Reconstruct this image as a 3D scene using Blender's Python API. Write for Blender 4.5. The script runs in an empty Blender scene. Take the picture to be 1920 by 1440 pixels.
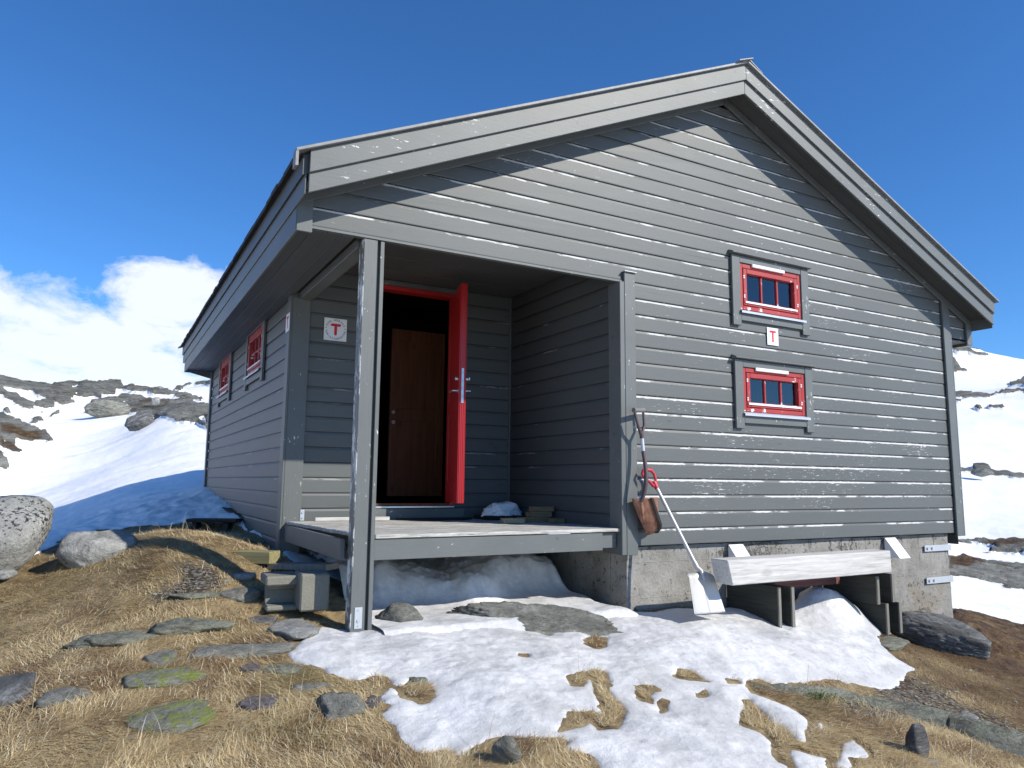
import bpy, bmesh, math, random
import numpy as np
from mathutils import Vector, Matrix, noise as mnoise
rad = math.radians
sc = bpy.context.scene
COL = sc.collection

# ------------------------------------------------------------------ camera
F_PX = 1378.99
CAM = np.array([-1.57763, -5.32897, 0.39391])
YAW, PITCH, ROLL = 0.50526, 0.13291, 0.01007
def cam_axes():
    sy, cy, sp, cp = math.sin(YAW), math.cos(YAW), math.sin(PITCH), math.cos(PITCH)
    f = np.array([sy*cp, cy*cp, sp]); r = np.array([cy, -sy, 0.0]); u = np.cross(r, f)
    cr, sr = math.cos(ROLL), math.sin(ROLL)
    return cr*r+sr*u, -sr*r+cr*u, f
AR, AU, AF = cam_axes()
cd = bpy.data.cameras.new('camera'); cam = bpy.data.objects.new('camera', cd); COL.objects.link(cam)
cd.sensor_width = 36.0; cd.lens = 36.0*F_PX/1920.0; cd.clip_start = 0.05; cd.clip_end = 6000
cam.matrix_world = Matrix(((AR[0], AU[0], -AF[0], CAM[0]), (AR[1], AU[1], -AF[1], CAM[1]), (AR[2], AU[2], -AF[2], CAM[2]), (0, 0, 0, 1)))
sc.camera = cam

# ------------------------------------------------------------------ sky, sun, exposure
SUN_DIR = Vector((0.70, -1.0, 0.815)).normalized()       # towards the sun
SUN_EL = math.asin(SUN_DIR.z); SUN_AZ = math.atan2(SUN_DIR.x, SUN_DIR.y)
world = bpy.data.worlds.new('World'); sc.world = world; world.use_nodes = True
wn = world.node_tree.nodes; wl = world.node_tree.links; wn.clear()
def wnode(t, **k):
    n = wn.new(t)
    for a, b in k.items(): setattr(n, a, b)
    return n
sky = wnode('ShaderNodeTexSky', sky_type='NISHITA', sun_disc=False, sun_elevation=SUN_EL, sun_rotation=SUN_AZ,
            altitude=1300, air_density=1.0, dust_density=0.25, ozone_density=3.0)
hsv = wnode('ShaderNodeHueSaturation'); hsv.inputs['Saturation'].default_value = 1.05; hsv.inputs['Value'].default_value = 1.0
skm = wnode('ShaderNodeMix', data_type='RGBA', blend_type='MULTIPLY'); skm.inputs[0].default_value = 1.0; skm.inputs[7].default_value = (0.66, 1.0, 1.36, 1)   # a clear high-mountain blue
wl.new(sky.outputs[0], skm.inputs[6]); wl.new(skm.outputs[2], hsv.inputs['Color'])
tc = wnode('ShaderNodeTexCoord')
def wmath(op, a, b=None, c=None, clamp=False):
    n = wnode('ShaderNodeMath', operation=op); n.use_clamp = clamp
    for i, v in enumerate((a, b, c)):
        if v is None: continue
        if isinstance(v, (int, float)): n.inputs[i].default_value = v
        else: wl.new(v, n.inputs[i])
    return n.outputs[0]
sep = wnode('ShaderNodeSeparateXYZ'); wl.new(tc.outputs['Generated'], sep.inputs[0])
w_az = wmath('ARCTAN2', sep.outputs[0], sep.outputs[1]); w_el = wmath('ARCSINE', sep.outputs[2])
def w_blob(az0, el0, ra, re):
    a = wmath('DIVIDE', wmath('SUBTRACT', w_az, az0), ra); e = wmath('DIVIDE', wmath('SUBTRACT', w_el, el0), re)
    d = wmath('ADD', wmath('MULTIPLY', a, a), wmath('MULTIPLY', e, e))
    return wmath('SUBTRACT', 1.0, d)
n1 = wnode('ShaderNodeTexNoise'); n1.inputs['Scale'].default_value = 9.0; n1.inputs['Detail'].default_value = 8; n1.inputs['Roughness'].default_value = 0.62; n1.inputs['Distortion'].default_value = 0.4
mp = wnode('ShaderNodeMapping'); mp.inputs['Scale'].default_value = (1, 1, 1.9); wl.new(tc.outputs['Generated'], mp.inputs[0]); wl.new(mp.outputs[0], n1.inputs['Vector'])
CLOUDS = [(-0.06, 0.145, 0.26, 0.088), (0.065, 0.195, 0.115, 0.075), (-0.25, 0.12, 0.3, 0.09), (-0.9, 0.10, 0.5, 0.09), (-2.0, 0.15, 0.6, 0.1)]
dens = None
for b in CLOUDS:
    v = w_blob(*b); dens = v if dens is None else wmath('MAXIMUM', dens, v)
dens = wmath('MAXIMUM', dens, -3.0)
d2 = wmath('ADD', wmath('MULTIPLY', dens, 0.9), wmath('MULTIPLY', wmath('SUBTRACT', n1.outputs[0], 0.5), 3.4))
cmask = wmath('MULTIPLY', wmath('SMOOTH_MIN', wmath('MAXIMUM', wmath('MULTIPLY', d2, 1.5), 0.0), 1.0, 0.3), 0.93, clamp=True)
cloudc = wnode('ShaderNodeRGB'); cloudc.outputs[0].default_value = (7.7, 8.1, 8.9, 1)
mixc = wnode('ShaderNodeMix', data_type='RGBA'); wl.new(cmask, mixc.inputs[0]); wl.new(hsv.outputs[0], mixc.inputs[6]); wl.new(cloudc.outputs[0], mixc.inputs[7])
bg = wnode('ShaderNodeBackground'); bg.inputs['Strength'].default_value = 0.115
wl.new(mixc.outputs[2], bg.inputs['Color'])
wo = wnode('ShaderNodeOutputWorld'); wl.new(bg.outputs[0], wo.inputs[0])
sl = bpy.data.lights.new('sun', 'SUN'); sl.energy = 4.9; sl.angle = rad(0.53); sl.color = (1.0, 0.945, 0.85)
so = bpy.data.objects.new('sun', sl); COL.objects.link(so); so.rotation_euler = SUN_DIR.to_track_quat('Z', 'Y').to_euler(); so.location = (20, -30, 25)
sc.view_settings.view_transform = 'Standard'; sc.view_settings.look = 'None'; sc.view_settings.gamma = 1; sc.view_settings.exposure = 0.17

# ------------------------------------------------------------------ helpers: points
def ray(px, py):
    return AF*F_PX + AR*(px-960.0) - AU*(py-720.0)
def P(px, py, depth):                      # the world point seen at a photo position, at a given distance
    return CAM + ray(px, py)*(depth/F_PX)
def PY(px, py, Y): d = ray(px, py); return CAM + d*((Y-CAM[1])/d[1])
def project(X):                            # world -> photo position, for measuring masks
    v = X-CAM; z = v@AF; z = np.where(z > 1e-3, z, 1e-3)
    return 960+F_PX*(v@AR)/z, 720-F_PX*(v@AU)/z, v@AF

# ------------------------------------------------------------------ helpers: noise
_rng = np.random.RandomState(7)
_perm = _rng.permutation(512).astype(np.int64); _perm = np.concatenate([_perm, _perm, _perm])
_g = _rng.normal(size=(512, 3)); _g /= np.linalg.norm(_g, axis=1)[:, None]
def pn(x, y, z=None):
    if z is None: z = np.zeros_like(x)
    xi, yi, zi = np.floor(x).astype(np.int64), np.floor(y).astype(np.int64), np.floor(z).astype(np.int64)
    xf, yf, zf = x-xi, y-yi, z-zi
    xi &= 511; yi &= 511; zi &= 511
    f = lambda t: t*t*t*(t*(t*6-15)+10)
    u, v, w = f(xf), f(yf), f(zf)
    def gr(a, b, c):
        h = _perm[_perm[_perm[(xi+a) & 511]+((yi+b) & 511)]+((zi+c) & 511)]
        g = _g[h]
        return g[..., 0]*(xf-a)+g[..., 1]*(yf-b)+g[..., 2]*(zf-c)
    L = lambda a, b, t: a+(b-a)*t
    x00 = L(gr(0,0,0), gr(1,0,0), u); x10 = L(gr(0,1,0), gr(1,1,0), u)
    x01 = L(gr(0,0,1), gr(1,0,1), u); x11 = L(gr(0,1,1), gr(1,1,1), u)
    return L(L(x00, x10, v), L(x01, x11, v), w)*1.5
def fbm(x, y, z=None, o=4, ridged=False):
    s = 0; a = 1.0; t = 0; k = 1.0
    for i in range(o):
        n = pn(x*k+i*17.3, y*k+i*9.1, None if z is None else z*k+i*3.3)
        if ridged: n = 1-2*np.abs(n)
        s = s+a*n; t += a; a *= 0.5; k *= 2.03
    return s/t
def sdf_poly(px, py, poly):                # signed distance, positive inside
    poly = np.asarray(poly, float); n = len(poly)
    best = np.full(px.shape, 1e18); inside = np.zeros(px.shape, bool)
    for i in range(n):
        x1, y1 = poly[i]; x2, y2 = poly[(i+1) % n]
        ex, ey = x2-x1, y2-y1; l2 = ex*ex+ey*ey+1e-12
        t = np.clip(((px-x1)*ex+(py-y1)*ey)/l2, 0, 1)
        best = np.minimum(best, (px-x1-t*ex)**2+(py-y1-t*ey)**2)
        if y1 != y2:
            c = ((y1 > py) != (y2 > py)) & (px < (x2-x1)*(py-y1)/(y2-y1)+x1)
            inside ^= c
    d = np.sqrt(best)
    return np.where(inside, d, -d)
def sdf_many(px, py, polys, chunk=200000):
    out = np.full(px.shape, -1e9)
    for p in polys:
        out = np.maximum(out, sdf_poly(px, py, p))
    return out

# ------------------------------------------------------------------ helpers: objects
def link(o, parent=None):
    COL.objects.link(o)
    if parent is not None: o.parent = parent
    return o
def empty(name, loc, label=None, cat=None, group=None, rz=0):
    o = bpy.data.objects.new(name, None); o.empty_display_size = 0.1; o.location = loc; o.rotation_euler = (0, 0, rz); link(o)
    return tag(o, label, cat, group)
def tag(o, label=None, cat=None, group=None, kind=None):
    if label: o['label'] = label
    if cat: o['category'] = cat
    if group: o['group'] = group
    if kind: o['kind'] = kind
    return o
def np_mesh(name, V, quads=None, tris=None, mat=None, parent=None, smooth=True, attrs=None):
    me = bpy.data.meshes.new(name); V = np.asarray(V, np.float32)
    fs = []; ls = []; n = 0
    if quads is not None and len(quads): fs.append(np.asarray(quads, np.int32).ravel()); ls.append(np.full(len(quads), 4, np.int32))
    if tris is not None and len(tris): fs.append(np.asarray(tris, np.int32).ravel()); ls.append(np.full(len(tris), 3, np.int32))
    idx = np.concatenate(fs); tot = np.concatenate(ls); start = np.concatenate([[0], np.cumsum(tot)[:-1]]).astype(np.int32)
    me.vertices.add(len(V)); me.vertices.foreach_set('co', V.ravel())
    me.loops.add(len(idx)); me.loops.foreach_set('vertex_index', idx)
    me.polygons.add(len(tot)); me.polygons.foreach_set('loop_start', start); me.polygons.foreach_set('loop_total', tot)
    me.polygons.foreach_set('use_smooth', np.full(len(tot), smooth, bool))
    me.update(calc_edges=True); me.validate()
    for k, a in (attrs or {}).items():
        if a.ndim == 2:
            at = me.attributes.new(k, 'FLOAT_COLOR', 'POINT'); at.data.foreach_set('color', np.asarray(a, np.float32).ravel())
        else:
            at = me.attributes.new(k, 'FLOAT', 'POINT'); at.data.foreach_set('value', np.asarray(a, np.float32))
    if mat: me.materials.append(mat)
    o = bpy.data.objects.new(name, me); link(o, parent)
    return o
class MB:                                  # collects boxes, prisms and tubes into one mesh
    def __init__(s): s.bm = bmesh.new()
    def quad_strip(s, A, B):
        va = [s.bm.verts.new(a) for a in A]; vb = [s.bm.verts.new(b) for b in B]
        for i in range(len(A)-1): s.bm.faces.new((va[i], va[i+1], vb[i+1], vb[i]))
    def box(s, a, b, bev=0.004, M=None):
        lo = [min(a[i], b[i]) for i in range(3)]; hi = [max(a[i], b[i]) for i in range(3)]
        vs = []
        for z in (lo[2], hi[2]):
            for x, y in ((lo[0], lo[1]), (hi[0], lo[1]), (hi[0], hi[1]), (lo[0], hi[1])):
                v = Vector((x, y, z)); vs.append(s.bm.verts.new(M @ v if M else v))
        s._hex(vs, bev, min(hi[i]-lo[i] for i in range(3))); return s
    def _hex(s, vs, bev, mn):
        fs = [s.bm.faces.new([vs[i] for i in q]) for q in ((3,2,1,0), (4,5,6,7), (0,1,5,4), (1,2,6,5), (2,3,7,6), (3,0,4,7))]
        bev = min(bev, mn*0.3)
        if bev > 0:
            es = list({e for f in fs for e in f.edges})
            bmesh.ops.bevel(s.bm, geom=es, offset=bev, segments=1, affect='EDGES', profile=0.5)
    def hexa(s, pts, bev=0.004):           # eight corners: bottom four then top four
        vs = [s.bm.verts.new(p) for p in pts]; s._hex(vs, bev, 0.02); return s
    def prism(s, poly, ext, bev=0.0):      # poly: 3D points, ext: vector
        a = [s.bm.verts.new(p) for p in poly]; b = [s.bm.verts.new(Vector(p)+Vector(ext)) for p in poly]
        fs = [s.bm.faces.new(a), s.bm.faces.new(b[::-1])]
        n = len(a)
        for i in range(n): fs.append(s.bm.faces.new((a[i], b[i], b[(i+1) % n], a[(i+1) % n])))
        if bev > 0: bmesh.ops.bevel(s.bm, geom=list({e for f in fs for e in f.edges}), offset=bev, segments=1, affect='EDGES', profile=0.5)
        bmesh.ops.recalc_face_normals(s.bm, faces=[f for f in fs if f.is_valid]); return s
    def tube(s, pts, radii, n=12, caps=True):
        pts = [Vector(p) for p in pts]
        if isinstance(radii, (int, float)): radii = [radii]*len(pts)
        rings = []; up = None
        for i, p in enumerate(pts):
            t = (pts[min(i+1, len(pts)-1)]-pts[max(i-1, 0)]).normalized()
            if up is None: up = t.orthogonal().normalized()
            up = (up-t*up.dot(t)).normalized(); sd = t.cross(up)
            rings.append([s.bm.verts.new(p+(up*math.cos(2*math.pi*k/n)+sd*math.sin(2*math.pi*k/n))*radii[i]) for k in range(n)])
        for a, b in zip(rings, rings[1:]):
            for k in range(n): s.bm.faces.new((a[k], a[(k+1) % n], b[(k+1) % n], b[k]))
        if caps: s.bm.faces.new(rings[0][::-1]); s.bm.faces.new(rings[-1])
        return s
    def build(s, name, mat, parent=None, smooth=False, each=False):
        if each:                           # one object for each loose piece
            s.bm.verts.index_update(); seen = set(); groups = []
            for v in s.bm.verts:
                if v in seen: continue
                st = [v]; seen.add(v); g = []
                while st:
                    q = st.pop(); g.append(q)
                    for e in q.link_edges:
                        w = e.other_vert(q)
                        if w not in seen: seen.add(w); st.append(w)
                groups.append(g)
            first = None
            for g in groups:
                ix = {v: i for i, v in enumerate(g)}; fs = {f for v in g for f in v.link_faces}
                me = bpy.data.meshes.new(name); me.from_pydata([v.co[:] for v in g], [], [[ix[v] for v in f.verts] for f in fs]); me.materials.append(mat)
                t = bmesh.new(); t.from_mesh(me); bmesh.ops.recalc_face_normals(t, faces=t.faces); t.to_mesh(me); t.free()
                o = bpy.data.objects.new(name, me); link(o, parent); first = first or o
            s.bm.free(); return first
        me = bpy.data.meshes.new(name); bmesh.ops.recalc_face_normals(s.bm, faces=s.bm.faces); s.bm.to_mesh(me); s.bm.free()
        me.materials.append(mat)
        if smooth:
            for p in me.polygons: p.use_smooth = True
            try: me.set_sharp_from_angle(angle=rad(40))
            except Exception: pass
        o = bpy.data.objects.new(name, me); return link(o, parent)

# ------------------------------------------------------------------ helpers: materials
class NT:
    def __init__(s, name):
        s.m = bpy.data.materials.new(name); s.m.use_nodes = True; s.t = s.m.node_tree; s.n = s.t.nodes; s.l = s.t.links
        s.b = s.n['Principled BSDF']; s.out = s.n['Material Output']
        s.tc = s.n.new('ShaderNodeTexCoord'); s.obj = s.tc.outputs['Object']
    def node(s, t, **k):
        n = s.n.new(t)
        for a, b in k.items(): setattr(n, a, b)
        return n
    def val(s, sock, v):
        if isinstance(v, (int, float)): sock.default_value = v
        elif isinstance(v, (tuple, list)): sock.default_value = tuple(v)+((1,) if len(v) == 3 and sock.type == 'RGBA' else ())
        else: s.l.new(v, sock)
    def math(s, op, a, b=None, c=None, clamp=False):
        n = s.node('ShaderNodeMath', operation=op); n.use_clamp = clamp
        for i, v in enumerate((a, b, c)):
            if v is not None: s.val(n.inputs[i], v)
        return n.outputs[0]
    def xyz(s, v=None):
        n = s.node('ShaderNodeSeparateXYZ'); s.l.new(v or s.obj, n.inputs[0]); return n.outputs
    def comb(s, x, y, z):
        n = s.node('ShaderNodeCombineXYZ')
        for i, v in enumerate((x, y, z)): s.val(n.inputs[i], v)
        return n.outputs[0]
    def noise(s, scale, detail=4, rough=0.55, vec=None, stretch=None, dist=0.0, col=False):
        v = vec or s.obj
        if stretch:
            m = s.node('ShaderNodeMapping'); m.inputs['Scale'].default_value = stretch; s.l.new(v, m.inputs[0]); v = m.outputs[0]
        n = s.node('ShaderNodeTexNoise'); s.l.new(v, n.inputs['Vector'])
        n.inputs['Scale'].default_value = scale; n.inputs['Detail'].default_value = detail; n.inputs['Roughness'].default_value = rough; n.inputs['Distortion'].default_value = dist
        return n.outputs[1 if col else 0]
    def voro(s, scale, vec=None, feature='F1', out=0, rnd=1.0):
        n = s.node('ShaderNodeTexVoronoi', feature=feature); s.l.new(vec or s.obj, n.inputs['Vector']); n.inputs['Scale'].default_value = scale
        n.inputs['Randomness'].default_value = rnd
        return n.outputs[out]
    def ramp(s, f, stops, interp='LINEAR'):
        n = s.node('ShaderNodeValToRGB'); s.l.new(f, n.inputs[0]); cr = n.color_ramp; cr.interpolation = interp
        while len(cr.elements) < len(stops): cr.elements.new(0.5)
        for e, (p, c) in zip(cr.elements, stops):
            e.position = p; e.color = (c, c, c, 1) if isinstance(c, (int, float)) else tuple(c)+(1,)
        return n.outputs[0]
    def step(s, f, a, b): # smooth threshold
        n = s.node('ShaderNodeMapRange', interpolation_type='SMOOTHSTEP'); s.val(n.inputs[0], f); n.inputs[1].default_value = a; n.inputs[2].default_value = b
        return n.outputs[0]
    def mix(s, f, a, b, blend='MIX'):
        n = s.node('ShaderNodeMix', data_type='RGBA', blend_type=blend); s.val(n.inputs[0], f)
        for i, v in ((6, a), (7, b)):
            if isinstance(v, (int, float)): v = (v, v, v)
            s.val(n.inputs[i], v)
        return n.outputs[2]
    def attr(s, name, col=False):
        n = s.node('ShaderNodeAttribute', attribute_name=name); return n.outputs[0 if col else 2]
    def bump(s, h, strength=0.3, dist=0.01, normal=None):
        n = s.node('ShaderNodeBump'); n.inputs['Strength'].default_value = strength; n.inputs['Distance'].default_value = dist
        s.l.new(h, n.inputs['Height'])
        if normal: s.l.new(normal, n.inputs['Normal'])
        return n.outputs[0]
    def done(s, color=None, rough=0.7, normal=None, metal=0.0, spec=0.4, **k):
        if color is not None: s.val(s.b.inputs['Base Color'], color)
        s.val(s.b.inputs['Roughness'], rough); s.val(s.b.inputs['Metallic'], metal); s.val(s.b.inputs['Specular IOR Level'], spec)
        if normal: s.l.new(normal, s.b.inputs['Normal'])
        for a, b in k.items(): s.val(s.b.inputs[a], b)
        return s.m

PITCH_B = 0.1515
GREY = (0.110, 0.119, 0.115)
def paint_clad(name, z0, peel, grey=GREY):
    t = NT(name); x, y, z = t.xyz()
    u = t.math('ADD', x, y)
    k = t.math('DIVIDE', t.math('SUBTRACT', z, z0), PITCH_B)
    bi = t.math('FLOOR', k); fr = t.math('SUBTRACT', k, bi)            # 0 bottom of the board .. 1 top
    wn_ = t.node('ShaderNodeTexWhiteNoise', noise_dimensions='1D'); t.l.new(bi, wn_.inputs['W'])
    br = wn_.outputs[0]
    vec = t.comb(t.math('MULTIPLY', u, 1.0), t.math('MULTIPLY', bi, 3.17), t.math('MULTIPLY', z, 1.0))
    big = t.noise(1.1, 3, 0.5, vec=vec)                                   # where the board has weathered
    mid = t.noise(5.0, 5, 0.65, vec=vec, stretch=(1, 1, 5.5))
    fine = t.noise(17, 7, 0.74, vec=vec, stretch=(0.75, 1, 4.5))
    zlow = t.math('MULTIPLY', t.step(t.math('MULTIPLY', z, -1.0), -1.6, -0.7), t.step(z, 0.0, 0.35))
    edge = t.math('MULTIPLY', t.step(t.math('ADD', fr, t.math('MULTIPLY', t.math('SUBTRACT', fine, 0.5), 0.16)), 0.80, 0.83), t.step(t.math('MULTIPLY', fr, -1.0), -0.925, -0.92))                                        # the chamfer at the top of each board
    e_thr = t.math('ADD', t.math('MULTIPLY', big, 0.75), t.math('MULTIPLY', mid, 0.55))
    e_mask = t.math('MULTIPLY', edge, t.step(t.math('ADD', e_thr, t.math('MULTIPLY', zlow, 0.05)), 0.775-0.14*peel, 0.82-0.14*peel))
    near = t.step(fr, 0.62, 0.9)
    f_thr = t.math('ADD', t.math('ADD', t.math('MULTIPLY', fine, 1.0), t.math('MULTIPLY', big, 0.35)), t.math('ADD', t.math('MULTIPLY', near, 0.05), t.math('MULTIPLY', zlow, 0.03)))
    f_mask = t.step(f_thr, 0.940-0.098*peel, 0.965-0.098*peel)
    mask = t.math('MAXIMUM', e_mask, f_mask)
    if peel < 0.3: mask = t.math('MULTIPLY', mask, 0.35)
    tone = t.math('ADD', t.math('MULTIPLY', br, 0.16), t.math('MULTIPLY', t.noise(2.2, 5, 0.6, vec=vec, stretch=(1, 1, 3)), 0.30))
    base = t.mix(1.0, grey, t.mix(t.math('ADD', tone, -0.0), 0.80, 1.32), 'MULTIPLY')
    grain = t.noise(14, 6, 0.7, vec=vec, stretch=(0.35, 1, 14))
    base = t.mix(1.0, base, t.mix(grain, 0.80, 1.18), 'MULTIPLY')
    crack = t.step(t.noise(9, 3, 0.6, vec=vec, stretch=(0.16, 1, 12)), 0.665, 0.70)
    base = t.mix(t.math('MULTIPLY', crack, 0.55), base, (0.05, 0.055, 0.06))
    base = t.mix(t.math('MULTIPLY', t.step(fr, 0.938, 0.945), 0.8), base, (0.03, 0.03, 0.03))      # shadow line of the groove painted in
    # knots and nail heads
    vk = t.comb(t.math('MULTIPLY', u, 1.6), t.math('MULTIPLY', bi, 0.71), t.math('MULTIPLY', z, 5.0))
    kn = t.voro(1.0, vec=vk); base = t.mix(t.math('MULTIPLY', t.step(t.math('MULTIPLY', kn, -1.0), -0.075, -0.04), 0.55), base, (0.06, 0.065, 0.07))
    bare = t.mix(t.noise(40, 3, 0.6, vec=vec, stretch=(0.3, 1, 4)), (0.36, 0.35, 0.33), (0.76, 0.76, 0.74))
    col = t.mix(mask, base, bare)
    h = t.math('ADD', t.math('MULTIPLY', grain, 0.55), t.math('MULTIPLY', mask, -0.6))
    return t.done(col, t.mix(mask, 0.52, 0.85), t.bump(h, 0.35, 0.004), spec=0.42)
def paint_trim(name, axis, peel=0.5, grey=GREY, edges=()):
    st = {'x': (0.3, 5, 5), 'y': (5, 0.3, 5), 'z': (5, 5, 0.3)}[axis]
    t = NT(name)
    a = t.noise(6, 5, 0.7, stretch=st); b = t.noise(1.7, 4, 0.6); g = t.noise(22, 5, 0.7, stretch=st)
    f = t.noise(34, 4, 0.65, stretch=tuple(0.35 if s == 0.3 else 1.2 for s in st))
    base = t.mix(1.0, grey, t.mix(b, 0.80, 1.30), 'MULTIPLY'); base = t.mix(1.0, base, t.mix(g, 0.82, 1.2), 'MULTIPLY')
    crack = t.step(a, 0.70, 0.73); base = t.mix(t.math('MULTIPLY', crack, 0.6), base, (0.05, 0.055, 0.06))
    kn = t.voro(4.2, vec=t.obj); base = t.mix(t.math('MULTIPLY', t.step(t.math('MULTIPLY', kn, -1.0), -0.10, -0.05), 0.5), base, (0.06, 0.065, 0.065))
    m = t.step(t.math('ADD', f, t.math('MULTIPLY', b, 0.4)), 0.945-0.085*peel, 0.965-0.085*peel)
    for lo_x, hi_x in edges:                      # arrises where the paint has gone
        x_ = t.xyz()[0]; em = t.math('MULTIPLY', t.step(x_, lo_x-0.002, lo_x), t.step(t.math('MULTIPLY', x_, -1.0), -hi_x-0.003, -hi_x)); m = t.math('MAXIMUM', m, t.math('MULTIPLY', em, t.step(t.noise(12, 6, 0.75, stretch=(1, 1, 0.4)), 0.50, 0.56)))
    # paint gone along arrises
    gm = t.node('ShaderNodeNewGeometry'); 
    col = t.mix(m, base, t.mix(g, (0.5, 0.49, 0.46), (0.85, 0.85, 0.82)))
    return t.done(col, t.mix(m, 0.5, 0.85), t.bump(t.math('ADD', g, t.math('MULTIPLY', m, -0.7)), 0.3, 0.003), spec=0.42)
def m_concrete():
    t = NT('concrete'); x, y, z = t.xyz()
    a = t.noise(3.0, 6, 0.65); b = t.noise(38, 5, 0.7); c = t.voro(60); big = t.noise(1.3, 4, 0.6)
    col = t.ramp(a, [(0.25, (0.17, 0.16, 0.135)), (0.5, (0.27, 0.26, 0.235)), (0.75, (0.36, 0.35, 0.33))])
    col = t.mix(1.0, col, t.mix(b, 0.62, 1.35), 'MULTIPLY')
    drip = t.noise(7, 4, 0.6, stretch=(3.5, 3.5, 0.35)); dm = t.math('MULTIPLY', t.step(drip, 0.60, 0.68), t.step(z, -0.75, -0.25))
    col = t.mix(t.math('MULTIPLY', dm, 0.7), col, (0.07, 0.065, 0.055))
    rust = t.math('MULTIPLY', t.step(t.math('MULTIPLY', z, -1.0), 0.55, 0.85), t.step(big, 0.42, 0.6))
    col = t.mix(t.math('MULTIPLY', rust, 0.45), col, (0.20, 0.155, 0.09))
    pit = t.step(t.math('ADD', t.math('MULTIPLY', t.noise(17, 6, 0.75), 0.75), t.math('MULTIPLY', big, 0.4)), 0.64, 0.70)
    crk = t.voro(1.6, vec=t.noise(2.5, 4, 0.6, col=True), feature='DISTANCE_TO_EDGE')
    cm = t.step(t.math('MULTIPLY', crk, -1.0), -0.014, -0.004)
    col = t.mix(t.math('MULTIPLY', pit, 0.35), col, (0.12, 0.11, 0.10))
    form = t.step(t.math('ABSOLUTE', t.math('SUBTRACT', t.math('FRACT', t.math('MULTIPLY', z, 3.2)), 0.5)), 0.482, 0.497)
    h = t.math('ADD', t.math('ADD', t.math('MULTIPLY', b, 0.5), t.math('MULTIPLY', pit, -1.2)), t.math('ADD', t.math('MULTIPLY', t.noise(5, 6, 0.7), 1.2), t.math('MULTIPLY', form, 0.12)))
    return t.done(col, 0.9, t.bump(h, 0.9, 0.018), spec=0.25)
def m_block():
    t = NT('concrete_block'); b = t.noise(60, 4, 0.7); a = t.noise(6, 4, 0.6)
    col = t.mix(1.0, t.mix(a, (0.17, 0.165, 0.135), (0.27, 0.26, 0.215)), t.mix(b, 0.65, 1.3), 'MULTIPLY')
    return t.done(col, 0.95, t.bump(b, 0.8, 0.006), spec=0.2)
def m_deck():
    t = NT('weathered_deck'); v = t.obj
    g = t.noise(9, 6, 0.72, stretch=(0.35, 6, 6)); f = t.noise(30, 5, 0.7, stretch=(0.25, 6, 6)); b = t.noise(1.5, 3, 0.5, stretch=(0.4, 3, 1))
    col = t.ramp(g, [(0.30, (0.12, 0.118, 0.105)), (0.45, (0.34, 0.33, 0.30)), (0.62, (0.55, 0.54, 0.50))])
    col = t.mix(t.step(f, 0.56, 0.66), col, (0.64, 0.625, 0.59)); col = t.mix(t.step(t.math('MULTIPLY', f, -1), -0.42, -0.34), col, (0.08, 0.075, 0.07))
    return t.done(col, 0.9, t.bump(f, 0.5, 0.004), spec=0.2)
def m_wood(name, c1, c2, c3, axis='x', scale=8.0, knots=0.06, ks=3.0, rough=0.85, flat=False):
    st = {'x': (0.25, 5, 5), 'y': (5, 0.25, 5), 'z': (5, 5, 0.25)}[axis]; sk = (0.55, 0.0, 1) if flat else {'x': (0.55, 1, 1), 'y': (1, 0.55, 1), 'z': (1, 1, 0.55)}[axis]
    t = NT(name)
    m = t.node('ShaderNodeMapping'); m.inputs['Scale'].default_value = sk; t.l.new(t.obj, m.inputs[0])
    kn = t.voro(ks, vec=m.outputs[0]); km = t.step(t.math('MULTIPLY', kn, -1.0), -knots*3.2, -knots*0.6); ring = t.math('FRACT', t.math('MULTIPLY', kn, 16))
    g = t.noise(scale, 6, 0.7, stretch=st, dist=0.4); f = t.noise(scale*4, 5, 0.7, stretch=st)
    col = t.ramp(g, [(0.3, c1), (0.5, c2), (0.7, c3)])
    col = t.mix(1.0, col, t.mix(f, 0.8, 1.15), 'MULTIPLY')
    col = t.mix(t.math('MULTIPLY', km, t.math('ADD', 0.35, t.math('MULTIPLY', ring, 0.3))), col, tuple(v*0.35 for v in c1))
    ck = t.step(t.noise(scale*0.8, 3, 0.5, stretch=tuple(0.1 if s == 0.25 else 7 for s in st)), 0.66, 0.69)
    col = t.mix(t.math('MULTIPLY', ck, 0.5), col, tuple(v*0.4 for v in c1))
    return t.done(col, rough, t.bump(f, 0.4, 0.003), spec=0.25)
def m_plain(name, c, rough=0.6, metal=0.0, var=0.2, scale=20, spec=0.4, bump=0.1):
    t = NT(name); a = t.noise(scale, 4, 0.6); b = t.noise(scale*0.15, 3, 0.5)
    col = t.mix(1.0, c, t.mix(t.math('MULTIPLY', t.math('ADD', a, b), 0.5), 1-var*1.6, 1+var*1.6), 'MULTIPLY')
    return t.done(col, rough, t.bump(a, bump, 0.003), metal=metal, spec=spec)
def m_redpaint(peel=0.95):
    t = NT('red_paint'); a = t.noise(11, 5, 0.65); b = t.noise(3, 3, 0.5); g = t.noise(40, 4, 0.6)
    col = t.mix(b, (0.29, 0.016, 0.016), (0.42, 0.030, 0.028)); col = t.mix(1.0, col, t.mix(g, 0.8, 1.15), 'MULTIPLY')
    m = t.step(t.math('ADD', a, t.math('MULTIPLY', b, 0.35)), 0.90-0.1*peel, 0.915-0.1*peel)
    return t.done(t.mix(m, col, (0.75, 0.72, 0.68)), 0.5, t.bump(m, 0.3, 0.002), spec=0.45)
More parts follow.
